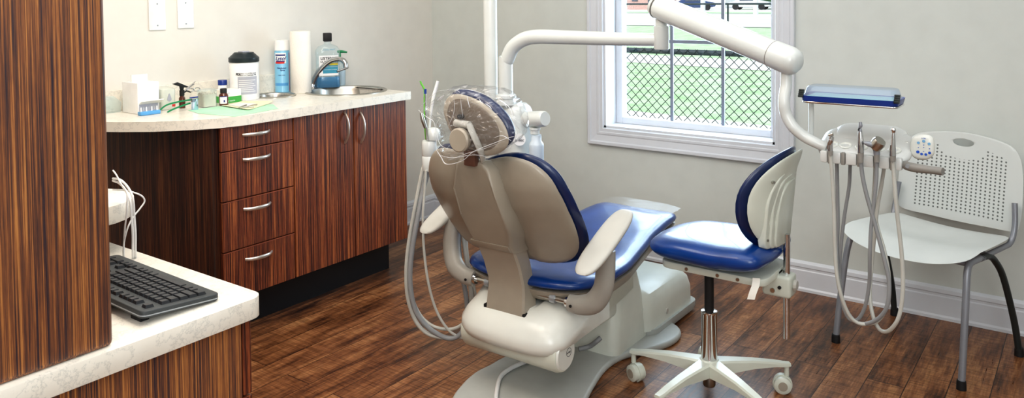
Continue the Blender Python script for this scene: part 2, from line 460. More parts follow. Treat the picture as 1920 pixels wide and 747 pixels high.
M['fence'] = mat('dark_galvanised_wire', (50,60,68), .6, .2)
M['wire'] = mat('fence_wire', (30,40,50), .6, .2)
fen = thing('chain_link_fence', 'grey chain link fence close outside the window', 'fence', (.6, 3, G))
b = MB(); b.cyl((-3,3,.895), (5,3,.895), .026, n=10); b.build('top_rail', 'fence', fen)
for x in (-1.9, 3.6):
    MB().cyl((x,3.02,G), (x,3.02,.93), .03, n=10).build('post', 'fence', fen)
b = MB(); p = .088; x0, x1, z0, z1 = -2., 3., -.33, .925
cu = bpy.data.curves.new('w', 'CURVE')
def wire(p0, p1):
    b.tube([p0, p1], 0.0032, 4, cap=False)
Hh = z1-z0; k = x0-Hh
while k < x1:
    wire((k,2.972,z0), (k+Hh,2.972,z1)); wire((k+Hh,2.968,z0), (k,2.968,z1)); k += p
bpy.data.curves.remove(cu)
b.build('wire_mesh', 'wire', fen, smooth=False)
fen2 = thing('yard_fence', 'low dark rail fence across the far lawn beyond the chain link', 'fence', (-10, 24, G))
b = MB(); b.cyl((-26,24.5,1.05), (2,24.5,1.05), .035, n=8); b.build('rail', 'fence', fen2)
for i in range(11):
    MB().cyl((-25+i*2.5,24.5,G), (-25+i*2.5,24.5,1.08), .035, n=8).build('post', 'fence', fen2)
# far buildings, cars, trees
M['brick'] = mat('pink_brick', (206,168,160), .9, var=.1); M['brick2'] = mat('red_brick', (190,104,88), .9, var=.1)
M['pale'] = mat('pale_siding', (244,244,246), .8); M['roofg'] = mat('grey_roof', (150,150,156), .8); M['dkwin'] = mat('dark_window', (90,94,110), .3)
M['car1'] = mat('car_navy', (44,70,120), .25, coat=.5); M['car2'] = mat('car_white', (232,234,238), .25, coat=.5); M['tyre'] = mat('tyre', (36,36,40), .8)
def house(name, label, c, w, dpt, h, wm, rm, wins, door):
    t = thing(name, label, 'building', (c[0], c[1], G))
    MB().box((c[0]-w/2,c[1],G), (c[0]+w/2,c[1]+dpt,G+h)).build('wall', wm, t, smooth=False)
    b = MB(); A = [V((c[0]+sx*(w/2+.5), c[1]-.5 if k else c[1]+dpt+.5, G+h)) for k in (0,1) for sx in (-1,1)]
    top = [V((c[0]-w/2-.5, c[1]+dpt/2, G+h+2.4)), V((c[0]+w/2+.5, c[1]+dpt/2, G+h+2.4))]
    v = [b.bm.verts.new(q) for q in A+top]
    for f in ((2,3,5,4),(0,4,5,1),(0,2,4),(1,5,3),(0,1,3,2)): b.bm.faces.new([v[i] for i in f])
    b.build('roof', rm, t, smooth=False)
    for x, z, ww, hh in wins: MB().box((c[0]+x-ww/2,c[1]-.08,G+z), (c[0]+x+ww/2,c[1]-.005,G+z+hh)).build('window', 'dkwin', t, smooth=False)
    for x, ww in door: MB().box((c[0]+x-ww/2,c[1]-.08,G), (c[0]+x+ww/2,c[1]-.005,G+2.2)).build('door', 'dkwin', t, smooth=False)
def gp(u, Y): return pt(u, 10, y=Y)
g = gp(1207, 78); house('building', 'pink brick building at far left across the road outside', (g.x, 78), 4.2, 4, 3.4, 'brick', 'roofg', [(-1.1,1,.7,1.3)], [(1.1,1.1)])
g = gp(1300, 88); house('building', 'long white building across the road outside the window', (g.x, 88), 8.0, 5, 4.2, 'pale', 'roofg', [(2.2,1.6,1.,1.)], [])
g = gp(1394, 98); house('building', 'red brick house with white gable at far right outside', (g.x, 98), 4.2, 4, 2.6, 'brick2', 'pale', [(-.8,1,1,1)], [(1.,1.)])
def car(name, label, u, Y, m, L=4.4, rz=0):
    g = gp(u, Y); t = thing(name, label, 'car', (g.x, Y, G+.05), rz)
    W = WORLD[t.name]
    side = cl([(-2.1,.35),(-2.15,.75),(-1.5,.92),(-.9,1.4),(.4,1.45),(1.2,.98),(2.05,.8),(2.15,.4),(1.2,.28),(-1.2,.28)], 3)
    b = MB(); b.prism(side, lambda u_, v_: W@V((u_,-.85,v_)), lambda u_, v_: W@V((u_,.85,v_)), .08); b.build('body', m, t)
    b = MB(); b.prism([(-.95,.95),(-.75,1.32),(.3,1.36),(.9,.98)], lambda u_, v_: W@V((u_,-.88,v_)), lambda u_, v_: W@V((u_,.88,v_))); b.build('side_window', 'dkwin', t, smooth=False)
    for x in (-1.35, 1.35):
        for y in (-.8, .8): MB().cyl(W@V((x,y-.12,.33)), W@V((x,y+.12,.33)), .33, n=20).build('wheel', 'tyre', t)
car('car', 'dark blue car parked across the road by the white building', 1300, 76, 'car1', rz=.5)
car('car', 'white car parked far right beside the red brick house', 1407, 80, 'car2', rz=.1)
M['leaf'] = ogrnd('tree_leaves', (70,110,74), (128,164,120), 1.2); M['bark'] = mat('bark', (96,84,76), .9)
def tree(u, Y, h, r, label):
    g = gp(u, Y); t = thing('tree', label, 'tree', (g.x, Y, G), group=None)
    MB().tube([(g.x,Y,G), (g.x+.1,Y,G+h*.4), (g.x,Y,G+h*.7)], [.25,.2,.1], 8, 3).build('trunk', 'bark', t)
    b = MB()
    for i in range(26):
        a = random.random()*6.28; q = random.random(); rr = r*(.35+.25*random.random())
        c = V((g.x+cos(a)*r*.62*q, Y+sin(a)*r*.62*q, G+h*.62+(random.random()-.45)*h*.62))
        s = bmesh.new(); bmesh.ops.create_icosphere(s, subdivisions=2, radius=rr)
        for vv in s.verts: vv.co *= 1+(random.random()-.5)*.35
        b.merge(s, Matrix.Translation(c))
    b.build('crown', 'leaf', t, smooth=False)
tree(1374, 112, 7.5, 3.2, 'leafy tree behind the gap between the far houses')
tree(1432, 84, 5.6, 3.4, 'bushy tree at the right edge of the window view')
for u, lab in ((1318, 'pale utility pole in front of the white building'), (1417, 'white utility pole by the white car')):
    g = gp(u, 60); tag(MB().tube([(g.x,60,G), (g.x,60,8)], [.2,.15], 10).build('utility_pole', 'pale'), lab, 'pole')

# ============================================================ FIXED CABINETS
CT = .94; FX = .600
cab = thing('base_cabinet', 'dark striped wood base cabinet with drawers and two doors along left wall', 'cabinet', (.3, -1.4, 0))
YL, YR = -1.99, -.875
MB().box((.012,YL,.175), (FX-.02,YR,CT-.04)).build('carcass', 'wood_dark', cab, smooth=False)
MB().box((.03,YL-.0,0), (.485,YR-.03,.175)).build('toe_kick', 'black', cab, smooth=False)
# curved side panel that carries the rounded counter end
b = MB(); pth = [(.575,-1.985),(.50,-2.03),(.34,-2.12),(.15,-2.20),(.012,-2.25)]
out = pth+[(.012,-2.0),(.3,-2.0)]
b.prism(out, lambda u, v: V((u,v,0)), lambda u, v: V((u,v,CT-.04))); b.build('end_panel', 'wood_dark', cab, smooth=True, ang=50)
def bow(b, c, ax, L, out, r=.0048):
    """bow handle centred at c along unit ax, standing off by out"""
    ax = V(ax); q = []
    for i in range(13):
        t = i/12*2-1; q.append(V(c)+ax*(t*L/2)+V((1,0,0))*(out*(1-abs(t)**2.6)))
    rs = [r*(1.15-.25*abs(i/6-1)) for i in range(13)]
    b.tube(q, rs, 10, 2, flat=1.5); return b
dz = [(.175,.378),(.382,.588),(.592,.796),(.800,.897)]
hz = []
dy0, dy1 = -1.968, -1.604
for (z0, z1), (hu, hv) in zip(dz, ((491,481),(488,388),(487,296),(486,250))):
    d = MB().box((FX-.02,dy0+.0015,z0), (FX,dy1-.0015,z1), .0015).build('drawer', 'wood', cab, smooth=False)
    MB().box((FX-.004,dy0+.002,z1-.0035), (FX+.0008,dy1-.002,z1-.0005)).build('edge_band', 'edge', d, smooth=False)
    h = pt(hu, hv, x=FX+.02); bow(MB(), (FX-.001, h.y, h.z), (0,1,0), .135, .028).build('handle', 'nickel', d)
for (y0, y1, hu) in ((-1.600,-1.245,651),(-1.241,-.880,681)):
    d = MB().box((FX-.02,y0+.0015,.175), (FX,y1-.0015,.897), .0015).build('door', 'wood', cab, smooth=False)
    h = pt(hu, 240, x=FX+.02); bow(MB(), (FX-.001, h.y, h.z), (0,0,1), .150, .03).build('handle', 'nickel', d)
# countertop with sink holes
SK = (.322, -1.035, .192); HO = (.170, -1.366, .088)
co = [(.625,-.868),(.0,-.868),(.0,-2.36),(.10,-2.345),(.22,-2.31),(.34,-2.25),(.45,-2.17),(.54,-2.07),(.60,-1.97),(.625,-1.86)]
def flat_with_holes(out, holes, z0, z1):
    t = bmesh.new(); cu = bpy.data.curves.new('c', 'CURVE'); cu.dimensions = '2D'; cu.fill_mode = 'BOTH'; cu.extrude = (z1-z0)/2
    for poly in [out]+holes:
        s = cu.splines.new('POLY'); s.points.add(len(poly)-1); s.use_cyclic_u = True
        for q, (x, y) in zip(s.points, poly): q.co = (x, y, 0, 1)
    o = bpy.data.objects.new('c', cu); C.objects.link(o); dg = bpy.context.evaluated_depsgraph_get()
    me = bpy.data.meshes.new_from_object(o.evaluated_get(dg)); t.from_mesh(me); bpy.data.objects.remove(o); bpy.data.meshes.remove(me)
    bmesh.ops.remove_doubles(t, verts=t.verts, dist=1e-5)
    b = MB(); b.merge(t, T(0, 0, (z0+z1)/2)); return b
cr = [(.625,-.868)]+[(.0,-.868),(.0,-2.36)]+[p for p in co[3:]]
ct = flat_with_holes(cr, [ell(SK[2], SK[2], 40, SK[:2]), ell(HO[2], HO[2], 32, HO[:2])], CT-.04, CT).build('countertop', 'marble', smooth=True, ang=30)
tag(ct, 'white marbled laminate countertop with a rounded left end on the wood cabinet', 'countertop')
MB().box((.0005,-2.36,CT), (.019,-.868,CT+.092), .002).build('backsplash', 'marble', ct, smooth=False)
sk = MB().lathe([(.212,.0),(.212,.004),(.205,.007),(.192,.004),(.186,-.01),(.178,-.09),(.15,-.125),(.03,-.135),(.026,-.14),(0,-.14)], T(SK[0],SK[1],CT), 48).build('sink', 'steel')
tag(sk, 'round stainless steel sink bowl set in the countertop', 'sink')
sk = MB().lathe([(.103,.0),(.103,.004),(.097,.007),(.090,.004),(.085,-.01),(.085,-.20),(.0,-.2)], T(HO[0],HO[1],CT), 40).build('waste_chute', 'steel')
tag(sk, 'small round steel rimmed waste opening in the countertop left of the paper towel roll', 'waste chute')
# faucet
fa = thing('faucet', 'chrome gooseneck faucet arching over the round sink', 'faucet', (.075,-1.06,CT))
b = MB(); q = [pt(586,160,x=.085), pt(591,146,x=.10), pt(603,128,x=.13), pt(620,114,x=.17), pt(636,111,x=.21), pt(646,116,x=.24), pt(649,128,x=.25)]
q = [V((.085,q[0].y,CT+.015))]+q
b.tube(q, [.016,.0155,.015,.0145,.014,.014,.014,.0145], 14, 5); b.build('spout', 'chrome', fa)
MB().lathe([(.026,0),(.026,.008),(.018,.014),(.016,.03),(0,.03)], T(.085,q[0].y,CT)).build('base', 'chrome', fa)
MB().cyl(pt(632,134,x=.245), pt(652,127,x=.262), .006, n=12).build('aerator_lever', 'chrome', fa)
MB().cyl((.085,q[0].y-.02,CT+.03), (.085,q[0].y-.09,CT+.16), .006, .004, 10).build('lever', 'chrome', fa)

# ---- desk at lower left
DZ = .737
dk = [(1.93,-3.95),(1.93,-2.785)]+[(1.93-.035+.035*cos(a), -2.785+.035*sin(a)) for a in (R_(22),R_(45),R_(68))]+[(1.895,-2.75),(1.02,-2.75),(1.02,-3.95)]
b = MB(); b.prism(dk, lambda u, v: V((u,v,DZ-.048)), lambda u, v: V((u,v,DZ)), .001)
tag(b.build('desk_counter', 'marble', smooth=True, ang=25), 'white marbled laminate desktop with the black keyboard on it', 'desktop')
dc = thing('desk_cabinet', 'striped wood drawer cabinet under the white desktop', 'cabinet', (1.5,-3.2,0))
MB().box((1.3,-3.94,.0), (1.905,-2.80,DZ-.048)).build('carcass', 'wood_near', dc, smooth=False)
for z0, z1 in ((.10,.30),(.305,.503),(.508,.683)): 
    d = MB().box((1.33,-2.797,z0), (1.907,-2.775,z1), .002).build('drawer', 'wood', dc, smooth=False)
tc = MB().box((1.10,-3.75,DZ), (1.913,-3.098,2.3), .012, 4).build('tall_cabinet', 'wood_near', smooth=True, ang=35)
tag(tc, 'tall striped wood cabinet panel standing on the desktop in the near left', 'cabinet')
# small raised shelf with rounded end, cables over it
_tip = pt(241, 376, z=.872); sx, sy = _tip.x-.145*.807, _tip.y-.145*.59
out = [(sx+.145*cos(a), sy+.145*sin(a)) for a in [R_(-0+i*15) for i in range(13)]]+[(sx-.145,-3.097),(sx+.145,-3.097)]
b = MB(); z = pt(246,362,x=1.38).z
b.prism(out, lambda u, v: V((u,v,.822)), lambda u, v: V((u,v,.872)), .002)
sh = b.build('round_shelf', 'marble', smooth=True, ang=30); tag(sh, 'small white laminate shelf with a rounded end beside the tall cabinet', 'shelf')
def cab_(pts, r, lab, **k):
    o = MB().tube([pt(u, v, x=x) for u, v, x in pts], r, 8, 6).build('cable', 'cable'); tag(o, lab, 'cable', **k); return o
cab_([(212,335,1.30),(226,338,1.35),(240,352,1.40),(249,372,1.435),(252,410,1.44),(254,440,1.44),(254,470,1.43),(255,500,1.40)], .0032, 'thick white cable hanging straight down past the rounded shelf end')
cab_([(212,339,1.30),(224,344,1.35),(236,358,1.40),(244,378,1.435),(247,410,1.44),(249,440,1.44),(249,470,1.43),(250,500,1.40)], .0032, 'white cable hanging just left of the thickest straight one')
cab_([(212,356,1.30),(232,357,1.36),(250,361,1.42),(266,368,1.44),(271,378,1.44),(262,392,1.44),(248,410,1.44),(238,432,1.44),(232,460,1.42),(231,490,1.40)], .0022, 'thin white cable looping out to the right before dropping behind the desk')
cab_([(212,320,1.30),(218,328,1.33),(227,345,1.38),(238,362,1.43),(238,385,1.44),(237,405,1.44),(234,430,1.43),(232,470,1.42),(233,495,1.40)], .0022, 'thin white cable looping from above the shelf down to the left')
# keyboard
kz = DZ
def kb():
    t = thing('keyboard', 'black computer keyboard with low keys on the white desktop', 'keyboard', (1.61,-2.925,kz), 0)
    L, D, th = .475, .195, .016
    ctr = V((1.637, -2.915, kz)); th_ = math.atan2(-.03, .36)*0
    Kt = Matrix.Translation(ctr) @ rot(-1.5, 'Z') @ rot(-4.5, 'X')
    # x: left-right (user's left is +x), y: +y toward the user
    K = lambda x, y, z: Kt@V((x, y, z+.018))
    b = MB(); out = rrect(-L/2, -D/2, L/2, D/2-.010, .014, 4)
    b.prism(out, lambda u, v: K(u,v,-.010), lambda u, v: K(u,v,.006), .003, 3); b.build('case', 'keyframe', t)
    b = MB(); out = rrect(-L/2-.0008, -D/2-.0008, L/2+.0008, D/2-.0092, .0148, 4)
    b.prism(out, lambda u, v: K(u,v,-.0055), lambda u, v: K(u,v,-.0030)); b.build('trim_strip', 'silver', t)
    u0 = L/2-.014; p = .0200
    rows = [
      (-.072, [(0,1)]+[(2+i,1) for i in range(4)]+[(6.5+i,1) for i in range(4)]+[(11+i,1) for i in range(4)]+[(15.3+i,1) for i in range(3)]),
      (-.036, [(i,1) for i in range(13)]+[(13,2)]+[(15.3+i,1) for i in range(3)]+[(18.6+i,1) for i in range(4)]),
      (-.0142, [(0,1.5)]+[(1.5+i,1) for i in range(12)]+[(13.5,1.5)]+[(15.3+i,1) for i in range(3)]+[(18.6+i,1) for i in range(4)]),
      (.0076, [(0,1.75)]+[(1.75+i,1) for i in range(11)]+[(12.75,2.25)]+[(18.6+i,1) for i in range(3)]),
      (.0294, [(0,2.25)]+[(2.25+i,1) for i in range(10)]+[(12.25,2.75)]+[(16.3,1)]+[(18.6+i,1) for i in range(3)]),
      (.0512, [(0,1.5),(1.5,1),(2.5,1.4),(3.9,6.2),(10.1,1.3),(11.4,1.1),(12.5,1.1),(13.6,1.4),(15.3,1),(16.3,1),(17.3,1),(18.6,2),(20.6,1)])]
    for ry, ks in rows:
        for s, w_ in ks:
            xa, xb = u0-s*p, u0-(s+w_)*p
            if xb < -L/2+.006: continue
            b = MB(); g = .0012; h = .0075
            v = [(xa-g,ry-.0102),(xb+g,ry-.0102),(xb+g,ry+.0102),(xa-g,ry+.0102)]
            i_ = .0022
            w2 = [(xa-g-i_,ry-.0085),(xb+g+i_,ry-.0085),(xb+g+i_,ry+.0068),(xa-g-i_,ry+.0068)]
            A = [b.bm.verts.new(K(x,y,.005)) for x, y in v]; B = [b.bm.verts.new(K(x,y,.005+h)) for x, y in w2]
            b.bm.faces.new(A[::-1]); b.bm.faces.new(B)
            for k in range(4): b.bm.faces.new((A[k], A[(k+1) % 4], B[(k+1) % 4], B[k]))
            b.build('spacebar' if w_ > 6 else 'key', 'key', t, smooth=False)
    for x in (-.19, .19):
        b = MB(); q = K(x,-.075,-.010); b.box((q.x-.02,q.y-.012,kz+.0002), (q.x+.02,q.y+.008,q.z), .001); b.build('foot', 'rubber', t, smooth=False)
kb()
# switch plates
for k, (y0, y1, z0, z1, n_) in enumerate(((-1.925,-1.843,1.287,1.430,'left'),(-1.783,-1.700,1.290,1.433,'right'))):
    t = thing('switch_plate', 'blank white wall plate with two screws, '+('the left one' if k == 0 else 'the right one')+' above the counter', 'wall plate', (0,(y0+y1)/2,z0))
    MB().box((.0005,y0,z0), (.006,y1,z1), .003, 3).build('plate', 'white2', t)
    for z in (z0+.022, z1-.022): MB().cyl((.0055,(y0+y1)/2,z), (.0072,(y0+y1)/2,z), .0038, n=12).build('screw', 'silver', t)

# ============================================================ LIGHT
def area(name, loc, sz, e, c=(1,1,1), rx=0, ry=0):
    l = bpy.data.lights.new(name, 'AREA'); l.shape = 'RECTANGLE'; l.size, l.size_y = sz; l.energy = e; l.color = c
    o = bpy.data.objects.new(name, l); C.objects.link(o); o.location = loc; o.rotation_euler = (rx, ry, 0); return o
area('ceiling_light_counter', (1.1,-2.3,2.58), (.6,1.6), 20, (1,.95,.88))
area('ceiling_light_middle', (2.6,-1.9,2.58), (2.0,2.0), 26, (.96,.985,1))
area('ceiling_light_near', (2.9,-4.3,2.58), (2.0,1.6), 26, (1,.98,.95))
area('window_daylight', (1.75,.24,1.25), (.93,1.05), 26, (.70,.85,1), rx=R_(-90))
def aim(o, to): o.rotation_euler = (V(to)-V(o.location)).to_track_quat('-Z', 'Y').to_euler()
aim(area('left_wall_fill', (1.7,-3.0,2.45), (.9,.9), 34, (1,.86,.70)), (0,-2.3,1.5))  # added fill to warm and brighten the left wall, not a room fitting
aim(area('fill_light_behind', (4.5,-4.9,1.9), (1.2,1.4), 46, (.95,.98,1)), (1.2,-.9,.8))  # added bounce-like fill from behind the camera, not a lamp of the room
aim(area('fill_light_side', (4.7,-2.2,2.0), (1.0,1.4), 8, (.95,.98,1)), (1.6,-1.4,.9))  # added weak fill from the right, no lamp stands there
l = bpy.data.lights.new('sun', 'SUN'); l.energy = 2.5; l.angle = R_(2); l.color = (1,.97,.92)
o = bpy.data.objects.new('sun', l); C.objects.link(o); o.rotation_euler = (R_(50), 0, R_(-40))
w = bpy.data.worlds.new('sky'); bpy.context.scene.world = w; w.use_nodes = True
bg = w.node_tree.nodes['Background']; bg.inputs[0].default_value = (.80,.90,1,1); bg.inputs[1].default_value = 1.2
sc = bpy.context.scene; sc.view_settings.view_transform = 'Standard'; sc.view_settings.look = 'Medium High Contrast'
sc.view_settings.exposure = -.17; sc.cycles.max_bounces = 8; sc.cycles.transparent_max_bounces = 16

# ============================================================ DENTAL CHAIR
DX = 1.84; BX = 1.822
ch = thing('dental_chair', 'blue vinyl dental chair with taupe backrest shell, seen from behind in mid room', 'dental chair', (DX, -1.2, 0))
def side_(u): return DX+u
# base plate
out = cl([(-.205,-1.53),(-.212,-1.60),(-.195,-1.70),(-.14,-1.82),(0,-1.85),(.18,-1.84),(.245,-1.78),(.255,-1.68),(.235,-1.56),(.20,-1.44),(.165,-1.28),(.175,-1.15),(.24,-1.03),(.275,-.92),(.26,-.82),(.18,-.76),(0,-.74),(-.18,-.76),(-.26,-.82),(-.275,-.92),(-.24,-1.03),(-.175,-1.15),(-.165,-1.28),(-.20,-1.44)], 4)
b = MB(); b.prism(out, lambda u, v: V((side_(u),v,0)), lambda u, v: V((side_(u),v,.028)), .012, 3); b.build('base_plate', 'plate', ch)
# pump housing, forward (low box)
def loft(b, secs):
    """secs: list of (outline list of 3D points) with equal counts"""
    rg = [[b.bm.verts.new(p) for p in s] for s in secs]
    for A, B in zip(rg, rg[1:]):
        for k in range(len(A)): b.bm.faces.new((A[k], A[(k+1) % len(A)], B[(k+1) % len(A)], B[k]))
    b.bm.faces.new(rg[0][::-1]); b.bm.faces.new(rg[-1]); return b
def rr3(hw, y0, y1, z, r=.03, k=5): return [V((DX+.0+u, v, z)) for u, v in rrect(-hw, y0, hw, y1, r, k)]
b = MB(); loft(b, [rr3(.195,-.95,-.50,.012,.05), rr3(.200,-.955,-.495,.03,.05), rr3(.200,-.955,-.495,.05,.05)]); b.build('pump_base', 'plate', ch)
b = MB(); loft(b, [rr3(.188,-.98,-.51,.045,.06), rr3(.186,-.98,-.51,.12,.06), rr3(.180,-.98,-.53,.165,.06), rr3(.168,-.98,-.56,.192,.06), rr3(.135,-.98,-.60,.207,.05), rr3(.08,-.95,-.66,.212,.04)])
b.build('pump_cover', 'pump', ch)
MB().cyl((DX+.184,-.80,.085), (DX+.190,-.80,.085), .011, n=20).build('cover_screw', 'pad', ch)
# main column housing (tapering block)
b = MB(); loft(b, [rr3(.165,-1.21,-.90,.026,.04), rr3(.165,-1.21,-.90,.06,.04), rr3(.158,-1.19,-.92,.15,.045), rr3(.148,-1.165,-.94,.25,.05), rr3(.138,-1.135,-.965,.34,.05), rr3(.125,-1.12,-.98,.40,.05)])
b.build('column_housing', 'pump', ch)
b = MB(); loft(b, [[V((DX+.135, y, z)) for y, z in q] for q in ([(-1.0,.03),(-.86,.03),(-.86,.10),(-.88,.15),(-.93,.17),(-.98,.15)],)]+[[V((DX+.160, y, z)) for y, z in q] for q in ([(-1.0,.03),(-.87,.03),(-.87,.10),(-.89,.14),(-.93,.16),(-.98,.14)],)])
b.build('housing_rib', 'pump', ch)
# lift arm running from rear end cap to the column
def sideprism(b, prof, x0, x1, bev=.01): return b.prism(prof, lambda u, v: V((x0,u,v)), lambda u, v: V((x1,u,v)), bev, 3)
b = MB(); sideprism(b, [(-1.60,.335),(-1.66,.25),(-1.66,.20),(-1.60,.172),(-1.50,.18),(-1.05,.25),(-1.05,.36),(-1.45,.36)], DX-.17, DX+.165, .015); b.build('lift_arm', 'cream', ch)
b = MB(); b.box((DX-.12,-1.42,.17), (DX+.145,-1.15,.27), .02, 3); b.build('lower_lift_box', 'pump', ch)
# end cap barrel across the rear
b = MB(); b.tube([(DX-.205,-1.635,.214),(DX-.195,-1.635,.214),(DX+.19,-1.635,.214),(DX+.205,-1.635,.214)], [.058,.066,.066,.060], 36); b.build('end_barrel', 'cream', ch)
cp = MB().cyl((DX+.203,-1.635,.214), (DX+.212,-1.635,.214), .058, .052, 36).build('end_cap', 'white', ch)
MB().lathe([(.0140,0),(.0150,0),(.0150,.0008),(.0140,.0008),(.0140,0)], Matrix.Translation((DX+.2122,-1.62,.215)) @ rot(90,'Y'), 28).build('badge_ring', 'ink', cp)
text('a·dec', 'badge_text', 'ink', cp, (DX+.2124,-1.62,.2115), (0,1,0), (0,0,1), .011, .0003)
# rear cover: rounded hood, white
def hood(b):
    secs = []
    for t in [i/16 for i in range(17)]:
        x = -.218+.442*t; e = abs(t*2-1)
        k = max(0, 1-e**5)**.5            # edge rounding
        zt = .318+.030*k-.0; zb = .205+.01*(1-k)
        lip = .045 if .0 else 0
        yb = -1.735+.035*(1-k)+.03*e**3
        top = .345-.05*(1-k)
        top_f = .342 if abs(x) < .10 else .378
        pts = [(-1.36,.25),(yb+.05,.212+.03*(1-k)),(yb+.012,.215+.03*(1-k)),(yb,.24+.02*(1-k)),(yb+.006,.27),(yb+.035,.315-.03*(1-k)),(yb+.09,.342-.045*(1-k)),(-1.56,top_f-.06*(1-k)),(-1.47,top_f-.005-.06*(1-k)),(-1.36,.33)]
        secs.append([V((DX+x, y, z)) for y, z in pts])
    return loft(b, secs)
hood(MB()).build('rear_cover', 'white', ch, ang=60)
MB().box((BX-.089,-1.683,.300), (BX+.092,-1.60,.333), .004).build('cover_slot', 'black', ch)
# seat: side view rises to knee then foot; outline in (u, y)
def seat_z(y):
    K = [(-1.80,.446),(-1.65,.442),(-1.45,.430),(-1.25,.425),(-1.10,.440),(-.95,.458),(-.80,.470),(-.68,.474),(-.60,.474)]
    for (a, za), (b_, zb) in zip(K, K[1:]):
        if y <= b_: t = (y-a)/(b_-a); t = t*t*(3-2*t)*.4+t*.6; return za+(zb-za)*t
    return K[-1][1]
so = cl([(0,-1.650),(-.13,-1.645),(-.225,-1.61),(-.275,-1.53),(-.282,-1.42),(-.262,-1.25),(-.220,-1.0),(-.200,-.80),(-.185,-.70),(-.14,-.665),(0,-.66),(.14,-.665),(.185,-.70),(.200,-.80),(.220,-1.0),(.262,-1.25),(.282,-1.42),(.275,-1.53),(.225,-1.61),(.13,-1.645)], 4)
def smap(off, sc=1, dz=0):
    def f(u, v, w):
        cy = -1.2; vv = cy+(v-cy)*sc
        return V((DX+u*sc, vv, seat_z(vv)+off+w+dz-.020*(1-(abs(u)/.3)**2)*(1 if vv > -1.5 else .6)))
    return f
b = MB(); b.pillow(so, smap(0), .032, .026, 10, 8, 9, (0,-1.2)); b.build('seat_cushion', 'blue', ch, ang=75)
b = MB()
def pan(f_in, z1, z2):
    A = [b.bm.verts.new(smap(z1, f_in)(u, v, 0)) for u, v in so]; B = [b.bm.verts.new(smap(z2, f_in*.95)(u, v, 0)) for u, v in so]; D = [b.bm.verts.new(smap(z2-.018, f_in*.80)(u, v, 0)) for u, v in so]
    n = len(so)
    for P, Q in ((A, B), (B, D)):
        for k in range(n): b.bm.faces.new((P[k], P[(k+1) % n], Q[(k+1) % n], Q[k]))
    for ring in (A, D):
        c = b.bm.verts.new(sum((v.co for v in ring), V())/n)
        for k in range(n): b.bm.faces.new((ring[k], ring[(k+1) % n], c))
pan(.985, -.022, -.058); b.build('seat_pan', 'taupe2', ch, ang=60)
b = MB(); sideprism(b, [(-1.25,.36),(-1.08,.30),(-.95,.34),(-.72,.43),(-.72,.455),(-1.0,.43),(-1.25,.40)], DX-.13, DX+.15, .012); b.build('leg_bracket', 'taupe2', ch)
# clear toe cover
b = MB()
for s in (0,):
    b.grid(16, 12, lambda i, j: V((DX-.185+.37*i, -.80+.150*j, seat_z(-.80+.150*j)+.028+.002*sin(i*23)*cos(j*17)-.012*(abs(i-.5)*2)**4)))
b.build('toe_cover', 'toefilm', ch, smooth=True)
# backrest -------------------------------------------------
def sy(z):      # spine plane
    K = [(.28,-1.60),(.45,-1.615),(.56,-1.66),(.65,-1.72),(.735,-1.775),(.80,-1.80),(.90,-1.815),(1.0,-1.82)]
    for (a, ya), (b_, yb) in zip(K, K[1:]):
        if z <= b_: return ya+(yb-ya)*(z-a)/(b_-a)
    return K[-1][1]
bo_half = [(.0,.872),(.05,.888),(.13,.905),(.20,.893),(.25,.855),(.278,.80),(.293,.73),(.293,.65),(.278,.585),(.24,.535),(.18,.513),(.10,.508),(0,.508)]
bo = cl(bo_half+[(-u, v) for u, v in bo_half[-2:0:-1]], 3)
BX = 1.822
def bmap(off, g=1.0):
    def f(u, v, w):
        vv = .70+(v-.70)*g; uu = u*g
        y = sy(vv)+.30*uu*uu+1.2*abs(uu)**3 - off - w
        y += .018*math.exp(-((abs(uu)-.085)/.03)**2)
        return V((BX+uu, y, vv))
    return f
b = MB(); b.pillow(bo, bmap(.0), .022, .004, 5, 4, 10, (0,.70)); b.build('backrest_shell', 'taupe', ch, ang=60)
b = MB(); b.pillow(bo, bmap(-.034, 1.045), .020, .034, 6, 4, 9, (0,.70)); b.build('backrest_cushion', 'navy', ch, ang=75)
# spine panel
sp = [(-.055,.888),(.048,.888),(.075,.86),(.098,.78),(.112,.70),(.110,.63),(.088,.585),(.088,.555),(-.088,.555),(-.092,.60),(-.094,.68),(-.090,.78),(-.072,.87)]
b = MB(); b.prism(sp, lambda u, v: V((BX+.006+u*1.04, sy(v)+.005, v)), lambda u, v: V((BX+.006+u*.93, sy(v)-.080+.035*max(0,(v-.72)/.17), v)), .012, 3); b.build('spine_cover', 'taupe', ch, ang=40)
b = MB()
b.prism([(-.084,.585),(.086,.585),(.088,.56),(-.086,.56)], lambda u, v: V((BX-.004+u, sy(v), v)), lambda u, v: V((BX-.004+u*.96, sy(v)-.084, v)), .004, 2); b.build('spine_collar', 'taupe', ch)
secs = []
for z, yb, hw in ((.575,-.070,.082),(.50,-.066,.080),(.43,-.064,.078),(.395,-.066,.080),(.35,-.076,.082),(.322,-.080,.084),(.310,-.078,.082)):
    y = sy(z)
    secs.append([V((BX+.004+s*hw, y+o_, z)) for s, o_ in ((-1,0),(-1,yb+.008),(-.92,yb),(.92,yb),(1,yb+.008),(1,0))])
b = MB(); loft(b, secs); b.build('back_link', 'taupe2', ch, ang=35)
